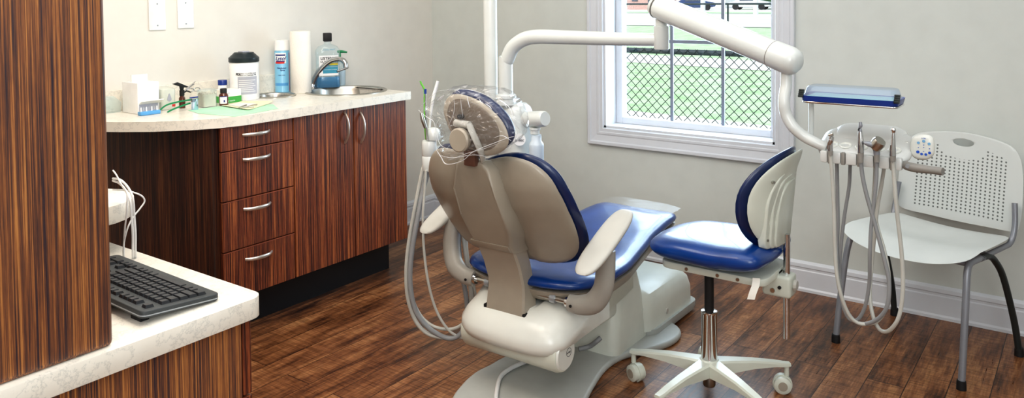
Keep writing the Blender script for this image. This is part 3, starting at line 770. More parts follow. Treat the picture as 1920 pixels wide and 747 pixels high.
# headrest ---------------------------------------------------
ho_px = [(828,200),(833,186),(844,178),(861,177),(880,182),(897,189),(912,199),(925,211),(936,224),(944,238),(949,254),(949,270),(941,283),(926,291),(908,293),(890,287),(870,276),(853,262),(841,244),(832,224),(828,211)]
def pln(px, y): return [((q := pt(u, v, y=y)).x, q.z) for u, v in px]
HY = -1.865
ho = cl(pln(ho_px, HY), 2); hc = (sum(p[0] for p in ho)/len(ho), sum(p[1] for p in ho)/len(ho))
hmap = lambda off, g=1, dx=0, dz=0: (lambda u, v, w: V((hc[0]+dx+(u-hc[0])*g, HY+.25*((u-hc[0])**2+(v-hc[1])**2)*8*.3+off-w, hc[1]+dz+(v-hc[1])*g)))
b = MB(); b.pillow(ho, hmap(0), .012, .010, 4, 4, 8); b.build('headrest_shell', 'taupe2', ch, ang=60)
b = MB(); b.pillow(ho, hmap(.030,.93), .001, .052, 5, 2.5, 8)
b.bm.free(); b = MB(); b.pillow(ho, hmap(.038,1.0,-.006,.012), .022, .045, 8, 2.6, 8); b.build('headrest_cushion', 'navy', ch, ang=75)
b = MB(); b.pillow(ho, hmap(-.0065,.88), .010, .001, 3, 4, 8); b.build('headrest_back_panel', 'panel', ch, ang=60)
hq = lambda u, v, y=-1.90: pt(u, v, y=y)
hd = MB().lathe([(0,.0),(.038,0),(.040,.004),(.040,.016),(.035,.021),(0,.022)], Matrix.Translation(hq(866,262,-1.905)) @ rot(90,'X') @ rot(0,'Z'), 36).build('headrest_knob', 'taupe2', ch)
b = MB(); b.tube([hq(854,231,-1.895), hq(880,235,-1.895)], [.013,.013], 16); b.tube([hq(879,233,-1.90), hq(889,256,-1.90), hq(902,285,-1.88), hq(906,300,-1.85)], [.014,.014,.014,.014], 12, 3, flat=.5); b.build('headrest_bracket', 'pad', ch)
MB().box((BX-.012,-1.875,.872), (BX+.034,-1.850,.925), .003).build('headrest_post', 'brown', ch)
for u, v in ((867,218),(862,246)):
    MB().lathe([(0,0),(.008,0),(.008,.018),(0,.020)], Matrix.Translation(hq(u,v,-1.885)) @ rot(90,'X'), 14).build('pivot_bolt', 'rubber', ch)
# arm rests -------------------------------------------------
for s, x, yn, zn, yf, zf in ((1,2.192,-1.765,.553,-1.462,.688),(-1,1.468,-1.70,.548,-1.42,.665)):
    A, B = V((x,yn,zn)), V((x,yf,zf)); L = (B-A).length; dr = (B-A).normalized(); nz = V((1,0,0)).cross(dr).normalized()
    if nz.z < 0: nz = -nz
    out = ell(.047, L/2+.004, 36, (0,0), 0, 3.0)
    mid = (A+B)/2
    b = MB(); b.pillow(out, lambda u, v, w: mid+V((u,0,0))+dr*v+nz*w, .012, .016, 5, 5, 6); b.build('armrest_pad', 'pad', ch, ang=75)
    # post
    k = -s
    P = [V((x+k*.005, -1.60, .585)), V((x+k*.004,-1.605,.52)), V((x+k*.012,-1.61,.455)), V((x+k*.045,-1.615,.405)), V((x+k*.095,-1.62,.388)), V((x+k*.135,-1.62,.388))] if s > 0 else \
        [V((x+.055,-1.58,.60)), V((x+.050,-1.60,.53)), V((x+.058,-1.61,.46)), V((x+.085,-1.62,.415)), V((x+.13,-1.62,.39)), V((x+.175,-1.62,.386))]
    MB().tube(P, [.027,.027,.028,.029,.026,.023], 18, 6, flat=1.25).build('armrest_post', 'greyarm', ch)
    e = P[-1]
    MB().cyl(e, e+V((k*.012,0,0)), .020, .018, 20).build('pivot_collar', 'chrome', ch)
    MB().cyl(e, e+V((k*.13,0,.002)), .010, n=16).build('pivot_rod', 'steel', ch)
    MB().cyl(e+V((k*.055,0,0)), e+V((k*.075,0,0)), .016, n=16).build('pivot_ring', 'silver', ch)
    MB().cyl(e+V((-k*.02,-.027,.0)), e+V((-k*.02,-.030,.0)), .005, n=12).build('set_screw', 'rubber', ch)
b = MB(); b.box((DX-.16,-1.60,.362), (DX+.14,-1.45,.402), .01); b.build('seat_bracket', 'darkmetal', ch)
# clear bag over the headrest
b = MB(); random.seed(11)
bp = cl(pln([(786,206),(806,186),(822,172),(850,163),(890,164),(925,170),(950,190),(962,215),(966,245),(955,268),(935,282),(905,297),(880,300),(840,306),(820,300),(818,270),(816,245),(800,225)], -1.90), 5)
from mathutils import noise as mn
def crum(p, a):
    q = p*30; n1 = mn.noise(q); n2 = mn.noise(q*2.3+V((5,1,2)))
    n3 = mn.noise(q*4.7); return a*((1-abs(n1)*2.2)*.6+(1-abs(n2)*2)*.35+(1-abs(n3)*2)*.18)
bc = (sum(p[0] for p in bp)/len(bp), sum(p[1] for p in bp)/len(bp))
n = len(bp); K = 18
cl_ = lambda y: y
for sg, dep in ((-1, .050), (1, .105)):
    rg = []
    for k in range(K+1):
        rr = (k/K)
        h = dep*(1-rr**4)**.5 if k < K else 0
        row = []
        for (x, z) in bp:
            p = V((bc[0]+(x-bc[0])*rr, -1.875+sg*h+(.02 if 0 else 0), bc[1]+(z-bc[1])*rr))
            p.y += crum(p, .014)*(1 if k else 0); p.x += .35*crum(p+V((3,3,3)), .014); p.z += .35*crum(p+V((9,1,3)), .014)
            row.append(b.bm.verts.new(p))
        rg.append(row)
    for A, B in zip(rg[1:], rg[2:]):
        for k in range(n): b.bm.faces.new((A[k], A[(k+1) % n], B[(k+1) % n], B[k]))
    c = b.bm.verts.new(V((bc[0], -1.875+sg*dep, bc[1])))
    for k in range(n): b.bm.faces.new((c, rg[1][k], rg[1][(k+1) % n]))
o = b.build('plastic_bag', 'bag', smooth=False)
tag(o, 'crumpled clear plastic bag pulled over the dental chair headrest', 'bag')
def crease_glint(px, r, y=-1.945):  # folds of the film, its white highlights put in as pale tubes
    P = [pt(u_*.268+760, v_*.268+130, y=y) for u_, v_ in px]
    MB().tube(P, [r*.35]+[r]*(len(P)-2)+[r*.35], 6, 5, flat=.5).build('crease_glint', 'crease_glint', o)
WORLD[o.name] = Matrix.Translation(o.location)
for px, r in (([(215,560),(250,615),(290,665),(400,640),(480,575),(640,510),(720,480),(770,470)], .0022), ([(300,640),(430,590),(540,560),(700,500)], .0016), ([(230,600),(330,620),(470,600),(560,610)], .0016),
  ([(90,285),(150,335),(200,370),(215,480),(225,600)], .0013), ([(90,285),(140,230),(190,185),(240,150),(330,145)], .0013), ([(228,218),(250,200),(268,182)], .0060), ([(340,200),(340,300),(300,400)], .0013), ([(385,200),(392,260),(402,330)], .0013),
  ([(432,185),(440,230),(452,270)], .0022), ([(340,170),(360,150),(380,160)], .0018), ([(560,240),(590,262),(604,280)], .0030), ([(515,205),(528,225),(540,240)], .0022), ([(640,200),(700,240),(740,290),(765,400),(775,470),(730,560)], .0016), ([(600,190),(480,150),(400,140),(290,140)], .0013),
  ([(650,215),(690,235),(710,270)], .0030), ([(250,330),(215,400),(240,520),(300,560)], .0012), ([(620,480),(680,465),(740,500)], .0020), ([(100,300),(180,250),(240,200)], .0010)):
    crease_glint(px, r)
# floor cable on the base plate
tag(MB().tube([pt(1025,668,z=.037), pt(1000,673,z=.037), pt(978,682,z=.037), pt(955,693,z=.037), pt(937,710,z=.037), pt(930,747,z=.037), pt(930,790,z=.037)], .008, 10, 6).build('power_cord', 'cable'), 'white cord curving over the rear of the dental chair base plate', 'cord')
tag(MB().tube([pt(1085,655,x=1.9), pt(1105,650,x=1.93), pt(1118,641,x=1.96), pt(1126,634,x=1.97)], .009, 10, 5).build('water_hose', 'hose2'), 'short grey hose under the dental chair lift arm', 'hose')

# ============================================================ SUPPORT UNIT (left of chair)
su = thing('support_unit', 'white dental support column with round top behind the chair backrest', 'dental unit', (1.392,-1.005,0))
sx_, sy_ = 1.392, -1.005
tp = pt(962,200,d=3.6).z
b = MB()
def sec(hw, hd, z, r): return [V((sx_+u, sy_+v, z)) for u, v in rrect(-hw,-hd,hw,hd,r,5)]
loft(b, [sec(.068,.068,.40,.04), sec(.070,.070,.46,.045), sec(.070,.070,.895,.05), sec(.068,.068,.915,.05), sec(.060,.060,.935,.045), sec(.045,.045,.950,.035)]); b.build('tank_housing', 'arm', su, ang=60)
b = MB(); b.lathe([(.10,0),(.10,.015),(.05,.03),(.045,.06),(.045,.40)], T(sx_,sy_,0)); b.build('floor_post', 'pump', su)
pc = pt(949,190,d=3.58)
MB().lathe([(.044,0),(.044,.022),(.040,.024),(.040,.030),(.046,.031),(.046,.042),(.040,.046),(0,.046)], T(pc.x,pc.y,.947)).build('swivel_collar', 'arm', su)
lg = pt(974,262,d=3.515)
o = MB().lathe([(0,0),(.026,0),(.027,.0006),(0,.0006)], Matrix.Translation(lg+V((0,-.0,0))) @ rot(36,'Z') @ rot(90,'X'), 28)
o.build('badge', 'white2', su)
text('a·dec', 'badge_text', 'ink', su, lg+V((.002,-.003,-.007)), rt, (0,0,1), .019, .0004, shear=.15)
e0 = pt(985,224,d=3.56); e1 = pt(1020,223,d=3.47)
MB().tube([e0, e0.lerp(e1,.85), e1, e1+(e1-e0).normalized()*.008], [.035,.035,.034,.030], 24).build('side_mount', 'arm', su)
bt = pt(1003,249,d=3.5)
MB().lathe([(0,-.005),(.020,-.005),(.020,.012),(.024,.014),(.024,.022),(0,.022)], T(bt.x,bt.y,bt.z)).build('bottle_collar', 'arm', su)
tag(MB().lathe([(0,-.155),(.028,-.155),(.032,-.148),(.032,-.055),(.031,-.046),(.022,-.034),(.022,-.008),(0,-.006)], T(pt(1006,300,d=3.5).x,pt(1006,300,d=3.5).y,bt.z-.0)).build('water_bottle', 'frosted'), 'pale blue water bottle hanging under the side mount of the support column', 'bottle')
lp = pt(920,100,d=3.62)
o = thing('light_pole', 'straight white pole rising out of the picture left of the curved arm', 'pole', (lp.x, lp.y, .30))
MB().cyl((lp.x,lp.y,.30), (lp.x,lp.y,2.05), .0305, n=28).build('pole', 'arm', o)
MB().tube([(lp.x,lp.y,.42), (sx_-.06,sy_,.42)], .03, 16).build('pole_bracket', 'arm', o)
MB().tube([(lp.x,lp.y,1.98), (lp.x,lp.y,2.08), (lp.x+.10,lp.y-.10,2.14), (lp.x+.4,lp.y-.5,2.16)], [.028,.028,.024,.024], 14, 5).build('light_arm', 'arm', o)
# assistant arm and holder
ha = pt(805,290,d=3.2)
aa = thing('assistant_arm', 'white assistant holder arm left of the headrest carrying the suction tubes', 'holder', (ha.x, ha.y, ha.z-.07))
MB().tube([(ha.x,ha.y,ha.z+.01), (ha.x+.03,ha.y+.25,ha.z+.0), (sx_-.03,sy_-.15,ha.z-.0), (sx_,sy_-.05,ha.z)], [.020,.022,.026,.028], 14, 5).build('arm', 'arm', aa)
MB().lathe([(0,-.064),(.026,-.064),(.029,-.058),(.029,-.006),(.0275,-.004),(.029,-.002),(.029,.050),(.026,.056),(0,.058)], T(ha.x,ha.y,ha.z)).build('holder_body', 'arm', aa)
hc_ = pt(812,248,d=3.2); MB().lathe([(0,.0),(.028,0),(.03,.01),(.03,.03),(.02,.045),(0,.05)], T(hc_.x,hc_.y,hc_.z-.03)).build('holder_top', 'arm', aa)
def tubeobj(name, px, r, m, lab, cat, d=None, x=None, y=None, sm=6, n=10, group=None):
    P = []
    for q in px:
        k = q[2] if len(q) > 2 else None
        if y is not None and k is None: P.append(pt(q[0], q[1], y=y))
        elif y == 'v': P.append(pt(q[0], q[1], y=k))
        else: P.append(pt(q[0], q[1], d=(k if k else d)))
    o = MB().tube(P, r, n, sm).build(name, m); tag(o, lab, cat, group); return o
tubeobj('suction_tip', [(788,152),(790,157),(794,164),(796,172),(796,200),(797,240),(799,262)], [.0032,.0034,.0036,.0036,.0036,.0036,.0036], 'lime', 'bent lime green suction tip standing in the left holder', 'suction tip', d=3.19)
tubeobj('suction_tip', [(821,152),(817,166),(813,180),(808,210),(805,240)], [.006,.0065,.0065,.0055,.005], 'white2', 'thick white angled suction tip standing right of the green one', 'suction tip', d=3.21)
o = tubeobj('air_syringe', [(798,170),(798,190),(799,220),(800,250),(801,262)], [.003,.003,.004,.005,.006], 'steel', 'thin metal syringe with a dark blue cap beside the green suction tip', 'syringe', d=3.17)
MB().cyl(pt(797.5,176,d=3.17), pt(797.5,167,d=3.17), .0052, n=12).build('cap', 'blueplastic', o)
MB().tube([pt(790,212,d=3.16), pt(793,225,d=3.16), pt(798,240,d=3.16)], [.006,.009,.007], 12, 4).build('valve', 'steel', o)
gH = 'suction hoses hanging on the left of the chair'
for px, r, m, lab in (
 ([(799,300,3.2),(791,325,3.2),(779,385,3.2),(768,445,3.2),(762,500,3.2),(764,555,3.2),(778,600,3.2),(800,625,3.18),(826,633,3.17),(850,634,3.17),(872,625,3.17),(884,606,3.17),(888,585,3.17),(884,545,3.17),(876,500,3.17),(868,440,3.17),(862,400,3.17)], .0078, 'hose', 'outermost pale hose of the loops hanging left of the chair'),
 ([(806,314,3.2),(795,350,3.2),(783,410,3.18),(772,475,3.17),(769,530,3.17),(778,580,3.17),(800,612,3.17),(830,632,3.17),(852,634,3.17),(868,620,3.17),(876,590,3.17),(873,550,3.17),(864,505,3.17),(860,450,3.17),(862,400,3.17)], .0098, 'hose2', 'thickest grey hose of the loops hanging left of the chair'),
 ([(799,320,3.17),(796,360,3.17),(793,410,3.17),(795,470,3.17),(803,530,3.17),(817,580,3.17),(838,616,3.17),(862,633,3.17),(884,632,3.17),(896,612,3.17),(898,590,3.17),(890,545,3.17),(880,500,3.17),(872,440,3.17),(868,400,3.17)], .0052, 'hose', 'thin pale hose on the inner side of the loops left of the chair'),
 ([(795,308,3.22),(785,350,3.24),(775,420,3.26),(765,490,3.28),(768,540,3.28),(784,585,3.26),(808,610,3.22),(838,618,3.18),(862,612,3.17),(880,590,3.17),(882,550,3.17),(876,480,3.17),(872,420,3.17)], .0065, 'hose', 'rearmost pale hose of the loops left of the chair')):
    tubeobj('suction_hose', px, r, m, lab, 'hose')

# ============================================================ DELIVERY ARM + HEAD
da = thing('delivery_unit', 'white dental delivery unit, jointed arm ending in an instrument head with keypad and grey handle', 'dental unit', (pc.x, pc.y, 1.0))
el = pt(1240,75,d=3.08); top = pt(948,82,d=3.58)
P = [V((pc.x,pc.y,.990)), V((pc.x,pc.y,1.06)), V((pc.x,pc.y,1.15)), pt(951,112,d=3.57), pt(961,90,d=3.55), pt(980,75,d=3.52), pt(1005,69,d=3.48), pt(1060,70,d=3.40), pt(1150,73,d=3.23), el]
MB().tube(P, [.0315]*7+[.030,.027,.024], 24, 6).build('lower_arm', 'arm', da)
MB().lathe([(0,-.036),(.026,-.036),(.0285,-.032),(.0285,.052),(.026,.054),(.022,.055),(.022,.10),(0,.10)], T(el.x,el.y,el.z)).build('elbow', 'arm', da)
A = pt(1236,14,d=3.06); B = pt(1486,116,d=2.60); dr = (B-A).normalized()
def slab(b, pts_r, n=28, flat=1.0): return b
b = MB(); b.tube([A-dr*.008, A, A+dr*.02, B-dr*.075], [.036,.044,.0455,.045], 32); b.build('flex_arm', 'arm', da)
b = MB(); b.tube([A-dr*.032, A-dr*.026, A-dr*.008], [.025,.037,.044], 32); b.build('rear_cap', 'arm', da)
b = MB(); b.tube([B-dr*.073, B-dr*.01, B+dr*.012, B+dr*.024], [.0465,.0465,.040,.025], 32); b.build('front_cap', 'arm', da)
MB().tube([B-dr*.0765, B-dr*.0735], [.0458,.0458], 32).build('seam', 'handle', da)
MB().tube([A-dr*.0095, A-dr*.0075], [.0420,.0446], 32).build('seam', 'handle', da)
MB().tube([pt(1238,26,d=3.06), el+V((0,0,.10))], [.022,.022], 20).build('elbow_pin', 'arm', da)
HYf = -1.24
dp = [pt(1474,132,d=2.63), pt(1474,160,d=2.63), pt(1470,190,d=2.62), pt(1474,215,d=2.62), pt(1487,238,d=2.61), pt(1508,256,d=2.60), pt(1530,268,d=2.58), pt(1548,276,d=2.57)]
MB().tube(dp, [.017,.0185,.0185,.0185,.0185,.018,.017,.016], 20, 6).build('drop_arm', 'arm', da)
MB().box((dp[0].x-.022,dp[0].y-.012,dp[0].z-.002), (dp[0].x+.012,dp[0].y+.012,dp[0].z+.022), .004).build('joint_gap', 'rubber', da)

dh = da
hp = [(1530,266),(1537,254),(1552,250),(1600,253),(1650,256),(1694,262),(1704,276),(1706,290),(1700,301),(1686,308),(1655,310),(1610,307),(1570,298),(1548,291),(1534,280)]
# slab in plan, tilted to the front
x0 = pt(1530,270,y=-1.26).x; x1 = pt(1706,290,y=-1.26).x
zc = pt(1620,283,y=-1.26).z
def hmap2(u, v, w):      # u along x from centre, v depth (+ back), w up
    return V((xc+u, -1.20+v*.93, zc+.005+v*.33+w))
xc = (x0+x1)/2; hw = (x1-x0)/2
out = rrect(-hw, -.080, hw, .085, .045, 6)
b = MB(); b.pillow(out, hmap2, .020, .020, 9, 10, 8, (0,0)); b.build('head_body', 'headwhite', dh, ang=75)
out = [(u, v) for u, v in rrect(-hw*.80, -.01, hw*.80, .115, .045, 6)]
b = MB(); b.pillow(out, lambda u, v, w: hmap2(u, v, w+.006), .020, .01, 5, 5, 8, (0,.05)); b.build('head_dome', 'headwhite', dh, ang=75)
ix = [1557, 1582, 1612, 1644, 1674]
gap = [-hw+.018]+[pt(u, 285, y=-1.27).x-xc for u in ix]+[hw-.018]
for k in range(6):
    a_, c_ = gap[k]+(.007 if k else 0), gap[k+1]-(.007 if k < 5 else 0)
    if c_-a_ < .012: continue
    b = MB(); p0 = hmap2(a_, -.088, -.022); p1 = hmap2(c_, -.060, .006); b.box((p0.x, p0.y, p0.z), (p1.x, p1.y, p1.z), .005, 2); b.build('front_block', 'headwhite', dh)
for k, u in enumerate(ix):
    q = hmap2(gap[k+1], -.048, .017)
    b = MB(); b.lathe([(.008,-.006),(.010,.003),(.0125,.0055),(.0165,.006),(.0195,.0035),(.0195,-.006)], Matrix.Translation(q) @ rot(18,'X'), 24); b.build('holder_cup', 'white', dh)
    b = MB(); p = hmap2(gap[k+1], -.088, -.006); b.box((p.x-.006,p.y-.001,p.z-.018), (p.x+.006,p.y+.012,p.z+.022), .003); b.build('holder_slot', 'handle', dh)
# keypad
kp = cl([(1709,262),(1713,255),(1728,252),(1744,254),(1751,262),(1753,280),(1750,292),(1740,299),(1727,300),(1714,296),(1708,286),(1707,272)], 3)
KY = -1.22; ko = pln(kp, KY)
kpad = MB().pillow(ko, lambda u, v, w: V((u, KY-w+.25*(v-zc)*0+ .0, v)), .012, .010, 6, 5, 6).build('keypad', 'white', dh, ang=60)
for (u, v, r, m) in ((1722,268,.0042,'paleblue'),(1732,265,.0046,'paleblue'),(1742,270,.0042,'paleblue'),(1721,285,.0048,'bluebtn'),(1728,289,.0040,'bluebtn'),(1736,290,.0040,'bluebtn'),(1743,287,.0042,'bluebtn'),(1732,272,.0014,'bluebtn'),(1732,277,.0014,'bluebtn'),(1732,284,.0014,'bluebtn'),(1722,277,.0014,'bluebtn'),(1743,279,.0014,'bluebtn')):
    q = pt(u, v, y=KY-.0115); MB().cyl(q, q-V((0,.0022,0)), r, r*.9, 14).build('button', m, kpad)
q = pt(1732,260.5,y=KY-.0125); text('a·dec', 'keypad_text', 'bluebtn', kpad, q, (1,0,0), (0,0,1), .006, .0003)
MB().tube([pt(1698,282,y=-1.20), pt(1712,284,y=-1.21)], .008, 12).build('keypad_stem', 'pad', dh)
MB().box(tuple(pt(1692,271,y=-1.18)-V((.006,.01,.008))), tuple(pt(1700,269,y=-1.18)+V((.006,.01,.006))), .002).build('latch', 'steel', dh)
hp_ = [pt(1690,305,y=-1.25), pt(1700,311,y=-1.27), pt(1716,315,y=-1.285), pt(1745,319,y=-1.30), pt(1768,322,y=-1.31)]
hh = MB().tube(hp_, [.009,.013,.0135,.0115,.0115], 16, 6).build('handle', 'handle', dh)
q = pt(1702,312,y=-1.290); MB().tube([q, q-V((0,.002,0))], [.007,.0065], 16, cap=True).build('handle_button', 'silver', hh)
# tray post and tray
MB().tube([pt(1521,190,y=-1.20), pt(1521,240,y=-1.20), pt(1519,264,y=-1.20)], [.0085,.0085,.010], 14, 2).build('tray_post', 'arm', dh)
tz = pt(1510,186,y=-1.24).z
tx0, tx1 = pt(1503,180,y=-1.27).x, pt(1687,190,y=-1.27).x
MB().prism(rrect(tx0+.004,-1.29,tx1-.002,-1.17,.02,4), lambda u, v: V((u,v,tz-.006)), lambda u, v: V((u,v,tz)), .002).build('tray_holder', 'chrome', dh)
MB().box((tx0+.012,-1.23,tz-.014), (tx0+.075,-1.17,tz-.005), .003).build('tray_mount', 'arm', dh)
tr = thing('instrument_tray', 'blue instrument tray with a clear lid above the dental head', 'tray', ((tx0+tx1)/2,-1.205,tz))
def shellbox(b, x0, y0, x1, y1, z0, z1, tp, th, r):
    secs = []
    o1 = rrect(x0+tp, y0+tp, x1-tp, y1-tp, r, 4); o2 = rrect(x0, y0, x1, y1, r, 4)
    i1 = rrect(x0+tp+th, y0+tp+th, x1-tp-th, y1-tp-th, r-th/2, 4); i2 = rrect(x0+th, y0+th, x1-th, y1-th, r-th/2, 4)
    return loft(b, [[V((u,v,z0)) for u, v in o1], [V((u,v,z1)) for u, v in o2], [V((u,v,z1)) for u, v in i2], [V((u,v,z0+th)) for u, v in i1]])
b = MB(); shellbox(b, tx0, -1.295, tx1, -1.165, tz+.001, tz+.018, .004, .003, .02); b.build('tray_base', 'blueplastic', tr)
b = MB(); b.box((tx0+.018,-1.285,tz+.012), (tx1-.018,-1.175,tz+.016)); b.build('tray_mat', 'mint', tr)
b = MB(); loft(b, [[V((u,v,z)) for u, v in rrect(tx0+i,-1.29+i,tx1-i,-1.17-i,.02,4)] for z, i in ((tz+.018,.004),(tz+.022,.008),(tz+.044,.014),(tz+.047,.018))]); b.build('tray_lid', 'bluetint', tr)
for x in (tx0+.004, tx1-.004):
    b = MB()
    for i in range(4): b.box((x-.008,-1.298+.0035*i,tz+.012+i*.006), (x+.008,-1.288+.0035*i,tz+.019+i*.006), .001)
    b.build('lid_clip', 'darkmetal', tr)
# instruments
def inst(lab, parts, name='dental_handpiece', cat='handpiece'):
    first = None
    for nm, px, r, m, sm in parts:
        P = [pt(u, v, y=y_-.012) for u, v, y_ in px]; r = [q_*1.3 for q_ in r]
        if first is None:
            q = P[0]; first = thing(name, lab, cat, (q.x, q.y, min(p.z for p in P)))
        MB().tube(P, r, 16, sm).build(nm, m, first)
    return first
YF = -1.285
inst('chrome air and water syringe in the leftmost holder of the instrument head', [
 ('body', [(1557,283,YF),(1557,270,YF),(1558,262,YF),(1559,256,YF)], [.0062,.0062,.0072,.0062], 'chrome', 4),
 ('tip', [(1556,262,YF-.01),(1553,270,YF-.01),(1552,280,YF-.01)], [.003,.0025,.002], 'chrome', 4),
 ('button', [(1554,254,YF),(1562,252,YF)], [.0045,.0045], 'steel', 0), ('hose_connector', [(1557,283,YF),(1557,291,YF)], [.0066,.0060], 'handle', 0)], 'air_syringe', 'syringe')
inst('tall chrome handpiece with a small dark tip standing in the middle holder', [
 ('body', [(1614,286,YF),(1614,270,YF),(1613.5,258,YF),(1613,247,YF)], [.0075,.0075,.0062,.0048], 'chrome', 4),
 ('head', [(1613,247,YF),(1612,240,YF),(1613.5,236,YF),(1613,229,YF)], [.0042,.0036,.0045,.0034], 'greymetal', 3),
 ('tip', [(1612,240,YF-.002),(1609,245,YF-.006)], [.0022,.0016], 'rubber', 0), ('hose_connector', [(1614,285,YF),(1614,305,YF)], [.0068,.0060], 'handle', 0)])
inst('grey round headed prophy handpiece with a ribbed collar in the fourth holder', [
 ('body', [(1644,290,YF),(1643,280,YF),(1640,272,YF)], [.0072,.0080,.0095], 'greymetal', 3),
 ('ribbed_collar', [(1640,276,YF),(1648,267,YF-.005),(1651,264,YF-.007)], [.0145,.0155,.0135], 'steel', 0),
 ('nozzle', [(1637,272,YF-.01),(1628,270,YF-.012),(1620,268,YF-.012)], [.0070,.0062,.0030], 'greymetal', 3), ('hose_connector', [(1644,289,YF),(1644,304,YF)], [.0066,.0060], 'handle', 0)])
inst('slim chrome handpiece with a round bright head in the rightmost holder', [
 ('body', [(1674,292,YF),(1674,280,YF),(1674.5,262,YF),(1675,249,YF)], [.0074,.0070,.0052,.0036], 'chrome', 4),
 ('head', [(1675,249,YF),(1675,244,YF),(1675,240,YF)], [.0040,.0058,.0040], 'chrome', 3), ('hose_connector', [(1674,292,YF),(1674,303,YF)], [.0068,.0060], 'handle', 0)])
ya, yb = -1.285, -1.17
hs = [
 ([(1557,290,ya),(1561,340,ya),(1564,400,ya),(1565,450,ya),(1568,505,ya),(1576,550,ya),(1590,588,ya+.01),(1606,605,ya+.02),(1626,608,ya+.03),(1648,600,ya+.04),(1664,570,ya+.05),(1667,520,ya+.06),(1658,470,ya+.07),(1645,425,yb),(1638,380,yb),(1640,340,yb),(1641,312,yb)], .0058, 'hose', 'hose from the leftmost syringe looping under the instrument head'),
 ([(1614,304,ya),(1618,335,ya),(1626,370,ya),(1637,408,ya),(1648,448,ya),(1659,490,ya),(1667,530,ya),(1664,572,ya),(1648,597,ya+.01),(1622,608,ya+.03),(1600,600,ya+.05),(1582,570,ya+.06),(1571,520,ya+.08),(1569,470,yb),(1571,420,yb),(1570,360,yb),(1569,304,yb)], .0062, 'hose2', 'hose from the tall middle handpiece crossing over to the right'),
 ([(1644,303,ya),(1643,340,ya),(1638,385,ya),(1633,430,ya),(1631,480,ya),(1630,530,ya+.02),(1622,575,ya+.03),(1608,600,ya+.04),(1592,598,ya+.05),(1580,570,ya+.06),(1574,520,yb),(1577,460,yb),(1584,400,yb),(1592,350,yb),(1594,308,yb)], .0056, 'hose2', 'hose from the ribbed grey handpiece swinging left at its loop'),
 ([(1674,302,ya),(1677,340,ya),(1682,400,ya),(1688,450,ya),(1692,495,ya),(1693,540,ya),(1689,580,ya),(1680,606,ya),(1664,622,ya+.02),(1648,617,ya+.04),(1636,590,ya+.05),(1631,550,ya+.07),(1634,500,yb),(1640,440,yb),(1645,390,yb),(1653,345,yb),(1658,312,yb)], .0060, 'hose', 'hose from the rightmost handpiece, hanging lowest of all loops')]
for px, r, m, lab in hs: tubeobj('instrument_hose', px, r, m, lab, 'hose', y='v')

# ============================================================ STOOL
SX, SY = 2.395, -1.235
st = thing('operator_stool', 'blue vinyl stool with a pale plastic back on a five star caster base', 'stool', (SX, SY, 0))
b = MB(); b.lathe([(0,.085),(.034,.085),(.038,.09),(.038,.132),(.030,.14),(0,.14)], T(SX,SY,0)); b.build('hub', 'cream', st)
for k, a in enumerate((186, 258, 330, 42, 114)):
    a = R_(a); dx, dy = cos(a), sin(a); L = .285; px_, py_ = -dy, dx
    secs = []
    for t, w_, zt, zb in ((.02,.030,.137,.088),(.08,.024,.134,.092),(.16,.019,.128,.100),(.24,.016,.117,.101),(L-.01,.015,.110,.098),(L+.012,.012,.108,.098)):
        secs.append([V((SX+dx*t+px_*w_*s, SY+dy*t+py_*w_*s, z)) for s, z in ((-1,zb),(-1,zt-.006),(-.75,zt),(.75,zt),(1,zt-.006),(1,zb))])
    b = MB(); loft(b, secs); lg_ = b.build('base_leg', 'cream', st, ang=30)
    cx, cy = SX+dx*L, SY+dy*L
    MB().cyl((cx,cy,.062), (cx,cy,.102), .009, n=12).build('caster_stem', 'cream', lg_)
    ca = a+R_(70) if k not in (0, 2) else a+R_(60)
    ax, ay = cos(ca), sin(ca); ox, oy = -ay*.014, ax*.014
    c0 = V((cx+ox, cy+oy, .030))
    b = MB(); b.tube([c0-V((ax,ay,0))*.026, c0-V((ax,ay,0))*.022, c0-V((ax,ay,0))*.006], [.024,.030,.030], 24)
    b.tube([c0+V((ax,ay,0))*.006, c0+V((ax,ay,0))*.022, c0+V((ax,ay,0))*.026], [.030,.030,.024], 24); b.build('caster_wheel', 'cream', lg_)
    b = MB(); b.tube([c0-V((ax,ay,0))*.0275, c0-V((ax,ay,0))*.006], [.016,.018], 20); b.tube([c0+V((ax,ay,0))*.006, c0+V((ax,ay,0))*.0275], [.018,.016], 20); b.build('wheel_hub', 'taupe2', lg_)
    b = MB(); b.tube([c0-V((ax,ay,0))*.006, c0+V((ax,ay,0))*.006], [.034,.034], 24); b.build('caster_hood', 'cream', lg_)
MB().lathe([(0,.042),(.020,.042),(.022,.046),(.022,.085)], T(SX,SY,0)).build('cylinder_foot', 'steel', st)
MB().lathe([(0,.138),(.028,.138),(.0275,.30),(.029,.302),(.029,.310),(.024,.312),(0,.312)], T(SX,SY,0)).build('chrome_sleeve', 'chrome', st)
MB().cyl((SX,SY,.31), (SX,SY,.455), .0165, n=20).build('gas_piston', 'rubber', st)
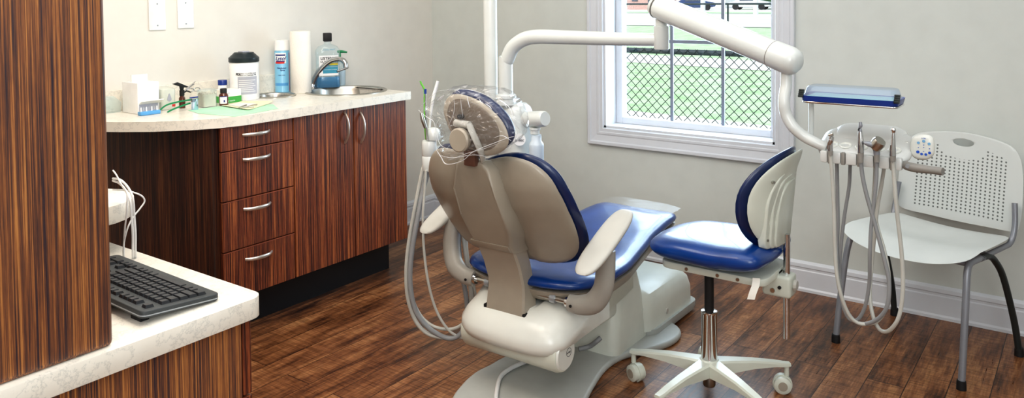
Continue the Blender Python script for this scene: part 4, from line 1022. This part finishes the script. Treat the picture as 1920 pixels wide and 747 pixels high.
# seat mechanism
cxs, cys = 2.400, -1.165
b = MB(); b.prism(rrect(cxs-.17,cys-.13,cxs+.215,cys+.13,.04,4), lambda u, v: V((u,v,.452)), lambda u, v: V((u,v,.478)), .005); b.build('seat_frame', 'cream', st)
q0 = pt(1275,496,y=cys-.131); 
for u in (1287,1345,1383):
    q = pt(u, 501, y=cys-.132); MB().cyl((q.x,cys-.129,.465), (q.x,cys-.134,.465), .006, n=12).build('frame_screw', 'steel', st)
so2 = cl([(-.235,-.02),(-.215,-.11),(-.145,-.175),(-.02,-.195),(.10,-.198),(.18,-.19),(.212,-.15),(.222,0),(.212,.15),(.18,.19),(.10,.198),(-.02,.195),(-.145,.175),(-.215,.11),(-.235,.02)], 4)
def stmap(u, v, w):
    return V((cxs+u, cys+v, .526+w+.010*max(0,(-u-.02)/.2)**2*-1.0+.012*(v/.2)**2*(1 if w > 0 else .3)+.014*max(0,(u-.05)/.18)))
b = MB(); b.pillow(so2, stmap, .050, .046, 3.2, 4, 9, (0,0)); b.build('seat_cushion', 'blue', st, ang=75)
# back post + bracket
bx, by = 2.635, -1.135
MB().cyl((bx,by,.235), (bx,by,.60), .0115, n=18).build('back_post', 'chrome', st)
b = MB(); b.box((bx-.075,by-.038,.385), (bx+.024,by+.036,.462), .012, 4); b.box((bx-.10,by-.025,.450), (bx-.02,by+.025,.475), .006); b.build('post_bracket', 'cream', st)
MB().cyl((bx-.035,by-.036,.408), (bx-.035,by-.044,.408), .008, n=14).build('bracket_bolt', 'steel', st)
MB().cyl((bx-.012,by-.036,.422), (bx-.012,by-.043,.422), .006, n=14).build('set_screw', 'rubber', st)
MB().lathe([(0,0),(.016,0),(.020,.006),(.016,.014),(0,.016)], T(bx+.022,by,.427) @ rot(90,'Y'), 10).build('adjust_knob', 'pad', st, smooth=False)
# backrest: ellipse in (y, z)
bz = .725
oe = ell(.174, .178, 44, (0, bz), 0, 2.15)
def sb(off, g=1.):
    def f(u, v, w):
        uu = u*g; vv = bz+(v-bz)*g
        return V((bx-.014-2.4*uu*uu-.0+.45*max(0,(vv-bz))**2*3-.35*(vv-bz)*-.25-off-w, by+uu, vv))
    return f
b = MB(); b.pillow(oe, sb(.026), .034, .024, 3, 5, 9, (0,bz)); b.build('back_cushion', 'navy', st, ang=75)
b = MB(); b.pillow(oe, sb(-.004,.965), .010, .016, 6, 4, 10, (0,bz)); bs_ = b.build('back_shell', 'cream', st, ang=60)
# raised central housing with stepped shoulders
b = MB()
for hw_, zt, d_ in ((.118,.835,.016),(.098,.815,.021),(.078,.792,.026)):
    pr_ = cl([(-hw_,.575),(-hw_*1.02,.66),(-hw_,zt-.10),(-hw_*.75,zt-.025),(-hw_*.3,zt),(hw_*.3,zt),(hw_*.75,zt-.025),(hw_,zt-.10),(hw_*1.02,.66),(hw_,.575),(hw_*.5,.568),(-hw_*.5,.568)], 3)
    b.prism(pr_, lambda u, v: sb(0)(u, v, 0), lambda u, v: sb(0)(u, v, 0)+V((d_+1.3*u*u*.6, 0, 0)), .006, 3)
b.build('back_housing', 'cream', bs_, ang=45)
for y_, z_ in ((-.105,.80),(-.10,.60)):
    q = sb(0)(y_, z_, 0); MB().tube([q+V((.010,-.004,0)), q+V((.022,-.012,0))], [.006,.0045], 12).build('shell_screw', 'steel', bs_)
t_ = MB(); P = [pt(1418,522,y=-1.30), pt(1416,538,y=-1.31), pt(1408,562,y=-1.32)]
t_.grid(1, 6, lambda i, j: P[0].lerp(P[1], min(1, j*2)).lerp(P[2], max(0, j*2-1))+V((.016*(i-.5)*2*.7,.010*(i-.5)+.004*sin(j*6),0)))
t_.build('care_tag', 'paper', st)

# ============================================================ GUEST CHAIR
GA = R_(-18.2); gx, gy = 2.955, -.345
gc = thing('guest_chair', 'white perforated plastic stacking chair with grey steel legs against the wall', 'chair', (gx, gy, 0), GA)
GW = WORLD[gc.name]; g = lambda x, y, z: GW@V((x, y, z))
for s in (-1, 1):
    leg = [g(s*.248,-.255,.012), g(s*.245,-.235,.15), g(s*.238,-.205,.33), g(s*.233,-.188,.400), g(s*.230,-.168,.428), g(s*.230,-.14,.436), g(s*.230,-.06,.436)]
    o = MB().tube(leg, .0125, 16, 5).build('front_leg', 'greymetal', gc)
    MB().lathe([(0,0),(.017,0),(.0165,.02),(.015,.032),(0,.033)], Matrix.Translation(g(s*.248,-.255,0))).build('foot_cap', 'rubber', o)
    leg = [g(s*.252,.200,.012), g(s*.246,.165,.15), g(s*.238,.09,.33), g(s*.233,.03,.405), g(s*.230,-.01,.430), g(s*.230,-.05,.436), g(s*.230,-.09,.436)]
    o = MB().tube(leg, .0125, 16, 5).build('rear_leg', 'darkmetal', gc)  # same steel as the front legs, shade put into the darker colour
    MB().lathe([(0,0),(.017,0),(.0165,.02),(.015,.032),(0,.033)], Matrix.Translation(g(s*.252,.200,0))).build('foot_cap', 'rubber', o)
    up = [g(s*.228,-.08,.436), g(s*.230,.10,.442), g(s*.236,.150,.452), g(s*.240,.172,.490), g(s*.238,.185,.54), g(s*.232,.195,.60)]
    MB().tube(up, .0105, 14, 5).build('back_upright', 'greymetal', gc)
MB().tube([g(-.228,.0,.432), g(.228,.0,.432)], .009, 12).build('cross_bar', 'greymetal', gc)
MB().tube([g(-.228,-.16,.428), g(0,-.17,.424), g(.228,-.16,.428)], .009, 12, 4).build('cross_bar', 'greymetal', gc)
# seat shell
def sz(u, v): return .452+.022*(abs(u)/.25)**2-.030*max(0,(-v-.13)/.12)**1.6-.012*max(0, 1-((v-.02)/.12)**2)*(1-(abs(u)/.25)**2)
go = cl([(-.255,-.10),(-.25,-.20),(-.19,-.243),(-.08,-.262),(.08,-.262),(.19,-.243),(.25,-.20),(.255,-.10),(.245,.06),(.225,.16),(.15,.185),(0,.19),(-.15,.185),(-.225,.16),(-.245,.06)], 4)
b = MB(); b.pillow(go, lambda u, v, w: g(u, v, sz(u, v)+w), .004, .005, 12, 12, 9, (0,-.03)); b.build('seat_shell', 'gcseat', gc, ang=75)
# back shell with hand hole
bo2 = cl([(-.250,.60),(-.242,.72),(-.215,.79),(-.15,.822),(0,.838),(.15,.822),(.215,.79),(.242,.72),(.250,.60),(.246,.52),(.225,.483),(.12,.474),(0,.470),(-.12,.474),(-.225,.483),(-.246,.52)], 4)
def gb(u, v, w): return V((u, .232-.45*u*u+.05*(v-.47)/.37+(-w), v))
hole = ell(.042, .016, len(bo2), (0,.795))
n = len(bo2)
b = MB(); rg = {}
import itertools
c_ = (0,.64)
def angsort(pts, c): return sorted(pts, key=lambda p: math.atan2(p[1]-c[1], p[0]-c[0]))
outs = angsort(bo2, (0,.795)); hs_ = [(.042*cos(a), .795+.016*sin(a)) for a in [math.atan2((p[1]-.795), p[0]) for p in outs]]
for sgn in (1, -1):
    rows = []
    for k in range(13):
        t = k/12; w = .003*sgn*(1 if 0 < k < 12 else .3)
        rows.append([b.bm.verts.new(g(*gb(h_[0]+(o_[0]-h_[0])*t, h_[1]+(o_[1]-h_[1])*t, w))) for h_, o_ in zip(hs_, outs)])
    rg[sgn] = rows
    for A, B in zip(rows, rows[1:]):
        for k in range(n): b.bm.faces.new((A[k], A[(k+1) % n], B[(k+1) % n], B[k]))
for k0 in (0, 12):
    A, B = rg[1][k0], rg[-1][k0]
    for k in range(n): b.bm.faces.new((A[k], A[(k+1) % n], B[(k+1) % n], B[k]))
b.build('back_shell', 'perf', gc, ang=75)

# ============================================================ THINGS ON THE COUNTER
Z = CT+.0005
def cyl_thing(name, label, cat, x, y, parts, first_empty=True):
    t = thing(name, label, cat, (x, y, Z))
    for nm, m, prof, par in parts:
        MB().lathe(prof, T(x, y, Z), 40).build(nm, m, t)
    return t
fa_ = lambda x, y: math.atan2(CAM.y-y, CAM.x-x)         # bearing from the thing to the room's middle
def wrap(b, x, y, r, z0, z1, a0, a1, n=24, rz=0):
    b.grid(n, 1, lambda i, j: V((x+r*cos(a0+(a1-a0)*i), y+r*sin(a0+(a1-a0)*i), z0+(z1-z0)*j))); return b
def wtext(body, m, par, x, y, r, z, size, a_off=0, **k):
    a = fa_(x, y)+a_off; text(body, 'lettering', m, par, (x+r*cos(a), y+r*sin(a), z), (1,0,0), (0,0,1), size, bend=((x, y), r), **k)
# wipes canister
x, y = .150, -1.530
t = thing('wipes_canister', 'large white wipes canister with a dark flip lid and grey printed label', 'canister', (x, y, Z))
MB().lathe([(0,0),(.066,0),(.069,.004),(.069,.176),(.066,.180),(.066,.184),(0,.184)], T(x,y,Z), 44).build('body', 'white2', t)
MB().lathe([(.070,.182),(.0715,.184),(.0715,.203),(.068,.206),(.048,.224),(.046,.228),(0,.229)], T(x,y,Z), 44).build('lid', 'dkgreen', t)
MB().box((x-.018,y-.02,Z+.228), (x+.022,y+.018,Z+.234), .002).build('lid_flap', 'ltgrey', t)
a = fa_(x, y)
wrap(MB(), x, y, .0694, Z+.030, Z+.115, a-.45, a+.95).build('label', 'ltgrey', t)
wtext('PDI', 'ink', t, x, y, .0696, Z+.122, .015, -.42, bold=.0006)
wtext('SANI-CLOTH AF3', 'ink', t, x, y, .0696, Z+.126, .0105, .28)
wtext('GERMICIDAL DISPOSABLE WIPE', 'ink', t, x, y, .0696, Z+.119, .006, .28)
for i in range(7): wrap(MB(), x, y, .0697, Z+.042+i*.009, Z+.0445+i*.009, a-.38, a+.80-.12*(i % 3)).build('print_line', 'white2', t)
# spray can
x, y = .062, -1.236
t = thing('spray_can', 'tall light blue disinfectant spray can with a white cap', 'spray can', (x, y, Z))
MB().lathe([(0,0),(.037,0),(.0395,.003),(.0395,.004),(.0385,.006),(.0385,.212),(.036,.218),(0,.218)], T(x,y,Z), 40).build('body', 'can', t)
MB().lathe([(.0375,.217),(.0385,.218),(.038,.262),(.035,.271),(0,.272)], T(x,y,Z), 40).build('cap', 'white2', t)
a = fa_(x, y)
lb = wrap(MB(), x, y, .0387, Z+.152, Z+.206, a-1.1, a+.52, rz=0).build('label', 'white2', t)
wrap(MB(), x, y, .0389, Z+.190, Z+.198, a-1.0, a+.42).build('blue_arc', 'inkblue', t)
wrap(MB(), x, y, .0389, Z+.150, Z+.160, a-1.0, a+.30).build('red_band', 'inkred', t)
wrap(MB(), x, y, .0388, Z+.160, Z+.166, a-.9, a+.34).build('blue_band', 'inkblue', t)
wtext('Lysol', 'inkblue', t, x, y, .0391, Z+.169, .026, -.28, shear=.35, bold=.0006)
wtext('Disinfectant', 'inkblue', t, x, y, .0389, Z+.124, .010, -.12, shear=.2, bold=.0003)
wtext('Spray', 'inkblue', t, x, y, .0389, Z+.113, .011, .02, shear=.2, bold=.0003)
wtext('CRISP LINEN', 'inkblue', t, x, y, .0389, Z+.088, .0065, -.12)
wrap(MB(), x, y, .0388, Z+.035, Z+.050, a-1.2, a+.8).build('wave_band', 'ltblue', t)
wrap(MB(), x, y, .0388, Z+.006, Z+.205, a+1.02, a+1.16).build('seam_stripe', 'inkred', t)
# paper towel roll
x, y = .172, -1.205
t = thing('paper_towel_roll', 'white quilted paper towel roll standing on its end on the counter', 'paper towels', (x, y, Z))
MB().lathe([(.018,0),(.050,0),(.0525,.003),(.0525,.315),(.050,.318),(.018,.318),(.018,0)], T(x,y,Z), 44).build('roll', 'towel', t)
MB().lathe([(.0178,.002),(.0165,.002),(.0165,.317),(.0178,.317)], T(x,y,Z), 24).build('core', 'yellowp', t)
# mouthwash bottle
x, y = .125, -.985
t = thing('mouthwash_bottle', 'big clear bottle of blue mouthwash with a black cap behind the faucet', 'bottle', (x, y, Z))
A_ = fa_(x, y)+.1; Q = Matrix.Translation((x, y, Z)) @ Matrix.Rotation(A_+pi/2, 4, 'Z')
def bot(secs, fn=Q): return [[fn@V((u, v, z)) for u, v in rrect(-w_, -d_, w_, d_, min(w_, d_)*.85, 5)] for w_, d_, z in secs]
b = MB(); loft(b, bot([(.060,.034,0),(.066,.038,.006),(.066,.038,.06),(.063,.036,.075),(.063,.036,.17),(.066,.038,.185),(.064,.037,.205),(.050,.032,.225),(.024,.022,.236),(.018,.018,.240),(.018,.018,.262)])); b.build('bottle_body', 'bottleclear', t, ang=60)
b = MB(); loft(b, bot([(.058,.032,.003),(.064,.036,.007),(.064,.036,.058),(.063,.035,.062)])); b.build('liquid', 'wash', t, ang=50)
MB().box((-.022,-.022,.252), (.022,.022,.298), .004, M4=Q).build('cap', 'rubber', t)
fr_ = lambda u, z, o=.0372: Q@V((u, -o, z))
def panel(u0, z0, u1, z1, o=.0372): 
    b = MB(); b.bm.faces.new([b.bm.verts.new(fr_(u, z, o)) for u, z in ((u0,z0),(u1,z0),(u1,z1),(u0,z1))]); return b
xa = (Q.to_3x3()@V((1,0,0)))
pl = panel(-.050,.070,.052,.178,.0375).build('label', 'white2', t)
panel(-.030,.082,.050,.125,.0380).build('teal_panel', 'teal', t); panel(-.030,.125,.050,.136,.0380).build('yellow_band', 'yellow', t)
text('LISTERINE', 'lettering', 'ink', t, fr_(.004,.156,.0382), xa, (0,0,1), .0205, bold=.0006)
text('ULTRACLEAN', 'lettering', 'ink', t, fr_(.004,.140,.0382), xa, (0,0,1), .0150, bold=.0003)
text('ANTISEPTIC MOUTHWASH', 'lettering', 'white2', t, fr_(.010,.115,.0384), xa, (0,0,1), .0062)
text('FIGHTS PLAQUE & GUM DISEASE', 'lettering', 'white2', t, fr_(.010,.100,.0384), xa, (0,0,1), .0048)
text('COOL MINT', 'lettering', 'teal', t, fr_(.004,.205,.0362), xa, (0,0,1), .0120)
# soap
x, y = .085, -.862
t = thing('soap_dispenser', 'clear hand soap bottle with a bright green pump beside the sink', 'soap bottle', (x, y, Z))
MB().lathe([(0,0),(.026,0),(.029,.004),(.031,.09),(.027,.125),(.014,.136),(.014,.142),(0,.142)], T(x,y,Z), 28).build('body', 'bottleclear', t)
MB().lathe([(0,.001),(.0245,.001),(.027,.005),(.029,.085),(0,.085)], T(x,y,Z), 28).build('soap', 'frosted', t)
b = MB(); b.lathe([(.015,.138),(.015,.154),(.006,.158),(.0055,.185),(0,.185)], T(x,y,Z), 20); b.tube([(x-.012,y-.008,Z+.187),(x+.008,y+.006,Z+.188),(x+.034,y+.022,Z+.184)], [.007,.008,.0045], 12, 4); b.build('pump', 'green', t)
# clear acrylic dispenser box with flap
t = thing('acrylic_dispenser', 'white acrylic dispenser box with an open front flap at the left end of the counter', 'dispenser', (.135, -2.045, Z))
x0, y0, x1, y1, h = .075, -2.095, .200, -1.998, .133
b = MB(); th = .003
b.box((x0,y0,Z), (x1,y1,Z+h), .0025, 2)
b.build('box', 'white2', t)
b = MB(); b.box((x1-.001,y0+.006,Z+.006), (x1+.0006,y1-.006,Z+.042)); b.build('opening', 'ltgrey', t, smooth=False)
b = MB(); b.prism([(0,.044),(.026,.058),(.027,.055),(.002,.040)], lambda u, v: V((x1+u-.002,y0+.006,Z+v)), lambda u, v: V((x1+u-.002,y1+.006,Z+v))); b.build('flap', 'paper', t, smooth=False)
MB().box((x0+.05,y0+.014,Z+h), (x0+.054,y1-.010,Z+h+.030)).build('top_tab', 'paper', t, smooth=False)
# clear wall pocket behind it
t = tag(MB().prism([(-2.215,0),(-2.115,0),(-2.110,.070),(-2.205,.074)], lambda u, v: V((.030,u,Z+v)), lambda u, v: V((.060,u+.02,Z+v*.6))).build('clear_tray', 'bottleclear', smooth=False), 'small translucent plastic tray leaning behind the white dispenser box', 'tray')
# blue block with clear tips
t = thing('brush_holder', 'light blue block holding a row of little white tips', 'holder', (.245, -2.07, Z))
b = MB(); b.box((.232,-2.115,Z), (.258,-2.025,Z+.016), .003); b.build('block', 'ltblue', t)
for i in range(7): MB().cyl((.245,-2.106+i*.0118,Z+.015), (.245,-2.106+i*.0118,Z+.034), .0035, .0025, 10).build('tip', 'clear' if i % 2 else 'white2', t)
# cream dispenser
t = thing('tape_dispenser', 'cream plastic box dispenser with a grey teardrop window', 'dispenser', (.145, -1.935, Z))
b = MB(); b.prism(rrect(.105,-1.972,.178,-1.905,.012,4), lambda u, v: V((u,v,Z)), lambda u, v: V((u,v,Z+.100-.12*(u-.105))), .004); b.build('body', 'cream', t)
b = MB(); b.prism(cl([(-1.938,.072),(-1.944,.060),(-1.948,.044),(-1.938,.036),(-1.928,.044),(-1.932,.060)], 3), lambda u, v: V((.1775,u,Z+v)), lambda u, v: V((.1795,u,Z+v))); b.build('window', 'ltgrey', t, smooth=False)
MB().box((.1775,-1.925,Z+.012), (.1790,-1.910,Z+.022)).build('label_patch', 'inkred', t, smooth=False)
# amber bottle with spray trigger
x, y = .180, -1.878
t = thing('amber_spray_bottle', 'small amber bottle with a black angled trigger top beside the cream dispenser', 'bottle', (x, y, Z))
MB().lathe([(0,0),(.0125,0),(.0135,.003),(.0135,.045),(.008,.055),(.008,.062),(0,.062)], T(x,y,Z), 24).build('body', 'amber', t)
b = MB(); b.lathe([(.0105,.056),(.0105,.080),(.006,.083),(0,.083)], T(x,y,Z), 20)
b.prism([(-.045,.112),(-.020,.118),(.030,.094),(.022,.090),(.008,.092),(.004,.078),(-.006,.078),(-.010,.098)], lambda u, v: V((x-.006,y+u,Z+v)), lambda u, v: V((x+.006,y+u,Z+v)), .002); b.build('trigger', 'rubber', t)
# scissors
t = thing('scissors', 'shiny metal scissors with looped handles lying against the backsplash', 'scissors', (.10, -1.80, Z))
p0, p1 = pt(338,178,x=.12), pt(366,153,x=.07)
MB().tube([p0, p0.lerp(p1,.5), p1], [.004,.007,.003], 10, 3, flat=.5).build('blade', 'chrome', t)
MB().tube([pt(339,176,x=.125), pt(352,166,x=.10), pt(364,158,x=.08)], [.003,.005,.003], 10, 3, flat=.5).build('blade', 'chrome', t)
for u, v in ((357,169.5),(369,168)):
    c = pt(u, v, x=.11); R0 = .013
    MB().tube([c+V((0, R0*1.3*cos(a_), R0*.62*sin(a_))) for a_ in [2*pi*i/16 for i in range(17)]], .0026, 8).build('finger_loop', 'chrome', t)
MB().tube([pt(340,177,x=.12), pt(350,171,x=.115), pt(357,173,x=.11)], .003, 8, 3).build('shank', 'rubber', t)
# safety glasses with green arms
t = thing('safety_glasses', 'clear safety glasses with thin green arms lying folded out on the counter', 'glasses', (.26, -1.95, Z))
def gl_arm(px, xx): MB().tube([V((p := pt(u, v, x=x_)).to_tuple()) for (u, v), x_ in zip(px, xx)], .0026, 8, 3, flat=1.4).build('arm', 'green', t)
gl_arm([(295,213),(303,204),(311,198),(322,194),(340,190),(357,187.5),(372,186.5)], [.250,.252,.255,.26,.265,.27,.27])
gl_arm([(314,210.5),(325,205),(340,199),(357,193.5)], [.27,.27,.27,.27])
lc = pt(364,196,x=.275)
b = MB(); b.grid(10, 6, lambda i, j: V((.275-.10*(i-.5)**2*.4+.02, lc.y-.020+.034*i, lc.z-.030*(1-.3*i)+.058*j*(1-.25*i)))); b.build('lens', 'lens', t)
MB().tube([pt(356,184,x=.27), pt(371,182,x=.27)], .003, 8).build('brow_bar', 'blueplastic', t)
# jar of cotton pellets
t = thing('pellet_jar', 'clear square jar filled with small white cotton pellets', 'jar', (.235, -1.785, Z))
b = MB(); loft(b, [[V((u,v,z)) for u, v in rrect(.200,-1.822,.262,-1.752,.010,4)] for z in (Z, Z+.080)]); b.build('jar', 'bottleclear', t)
b = MB(); loft(b, [[V((u,v,z)) for u, v in rrect(.203,-1.819,.259,-1.755,.009,4)] for z in (Z+.002, Z+.05, Z+.058)]); b.build('pellets', 'pellet', t)
b = MB(); 
for i in range(24):
    s_ = bmesh.new(); bmesh.ops.create_icosphere(s_, subdivisions=1, radius=.006); b.merge(s_, T(.207+random.random()*.048, -1.815+random.random()*.055, Z+.058+random.random()*.006))
o = b.build('loose_pellets', 'pellet', t); o['kind'] = 'stuff'
# small amber bottle
x, y = .262, -1.722
t = thing('amber_bottle', 'small amber glass bottle with a black cap and white label by the green box', 'bottle', (x, y, Z))
MB().lathe([(0,0),(.0190,0),(.0205,.003),(.0205,.048),(.0135,.057),(.0125,.060),(0,.060)], T(x,y,Z), 28).build('body', 'amber', t)
MB().lathe([(.0150,.058),(.0150,.076),(.0135,.078),(0,.078)], T(x,y,Z), 24).build('cap', 'rubber', t)
a = fa_(x, y); wrap(MB(), x, y, .0207, Z+.010, Z+.042, a-.9, a+.75).build('label', 'white2', t); wrap(MB(), x, y, .0208, Z+.040, Z+.044, a-.9, a+.75).build('label_band', 'inkblue', t)
wrap(MB(), x, y, .0209, Z+.016, Z+.027, a-.02, a+.30).build('label_mark', 'inkblue', t)
# green and white carton
t = thing('glove_carton', 'small carton, white above and green below, in front of the wipes canister', 'box', (.18, -1.64, Z))
x0, y0, x1, y1, h = .150, -1.690, .222, -1.600, .062
MB().box((x0,y0,Z), (x1,y1,Z+h), .001).build('carton', 'paper', t, smooth=False)
b = MB(); b.box((x0-.0004,y0-.0006,Z+.001), (x1+.0006,y1+.0004,Z+.031)); b.build('green_band', 'boxgreen', t, smooth=False)
text('SAFE-TOUCH', 'lettering', 'white2', t, (x1+.0008,-1.660,Z+.008), (0,1,0), (0,0,1), .0085)
text('Sterile', 'lettering', 'ltgrey', t, (x1+.0004,-1.672,Z+.046), (0,1,0), (0,0,1), .0075)
# capped bottle peeking out behind
x, y = .075, -1.600
t = thing('capped_bottle', 'white bottle with a blue cap peeking out behind the canister and carton', 'bottle', (x, y, Z))
MB().lathe([(0,0),(.022,0),(.023,.003),(.023,.066),(.018,.074),(0,.074)], T(x,y,Z), 24).build('body', 'white2', t)
MB().lathe([(.0215,.072),(.0215,.094),(.020,.096),(0,.096)], T(x,y,Z), 24).build('cap', 'blueplastic', t)
# papers
def sheet(px, z, m, name, lab, cat, curl=0):
    b = MB(); P = [pt(u, v, z=z) for u, v in px]; c = sum(P, V())/len(P)
    b.prism([(p.x, p.y) for p in P], lambda u, v: V((u,v,z)), lambda u, v: V((u,v,z+.0008))); o = b.build(name, m, smooth=False); return tag(o, lab, cat)
sheet([(352,207),(372,213),(440,219),(522,204),(512,196),(440,196)], Z, 'mint', 'paper_sheet', 'pale mint green paper sheet lying flat on the counter', 'paper')
t = thing('paper_napkin', 'pale yellow folded napkin with curled edge on the mint sheet', 'napkin', (.35, -1.68, Z+.0012))
P = [pt(415,200,z=Z), pt(465,208,z=Z), pt(512,193,z=Z), pt(452,191,z=Z)]
b = MB(); b.grid(12, 10, lambda i, j: P[0].lerp(P[1], j).lerp(P[3].lerp(P[2], j), i)+V((0,0,.0025+.007*max(0,(i-.75)/.25)**2*j+.003*max(0,(.2-i)/.2)))); b.build('sheet', 'yellowp', t)
b = MB(); b.grid(2, 2, lambda i, j: P[0].lerp(P[1], .1+.6*j).lerp(P[3].lerp(P[2], .1+.6*j), .2+.5*i)+V((0,0,.0040))); b.build('fold', 'paper', t)
for k, (u0_, v0_, u1_, v1_) in enumerate(((446,203,462,197),(452,203,476,200),(466,199,482,196))):
    tag(MB().tube([pt(u0_, v0_, z=Z+.0085), pt((u0_+u1_)/2, (v0_+v1_)/2-.5, z=Z+.0085), pt(u1_, v1_, z=Z+.0085)], [.0016,.0026,.0036], 8, 3).build('dental_bur', 'steel' if k < 2 else 'taupe2'),
        ('tiny metal tool lying leftmost on the pale yellow napkin', 'tiny metal tool lying in the middle of the pale yellow napkin', 'tiny tan handled tool lying rightmost on the pale yellow napkin')[k], 'tool')

# repeats share a group
GR = {'cable':'white cables draped over the round shelf', 'suction_hose':'suction hoses hanging on the left of the dental chair', 'instrument_hose':'hoses looping under the instrument head',
 'switch_plate':'blank wall plates above the counter', 'utility_pole':'poles across the road', 'building':'buildings across the road', 'car':'cars across the road', 'tree':'trees across the road',
 'dental_bur':'tiny tools on the napkin', 'suction_tip':'suction tips in the left holder', 'dental_handpiece':'handpieces in the instrument head'}
for o in C.objects:
    k = o.name.split('.')[0]
    if o.parent is None and k in GR: o['group'] = GR[k]
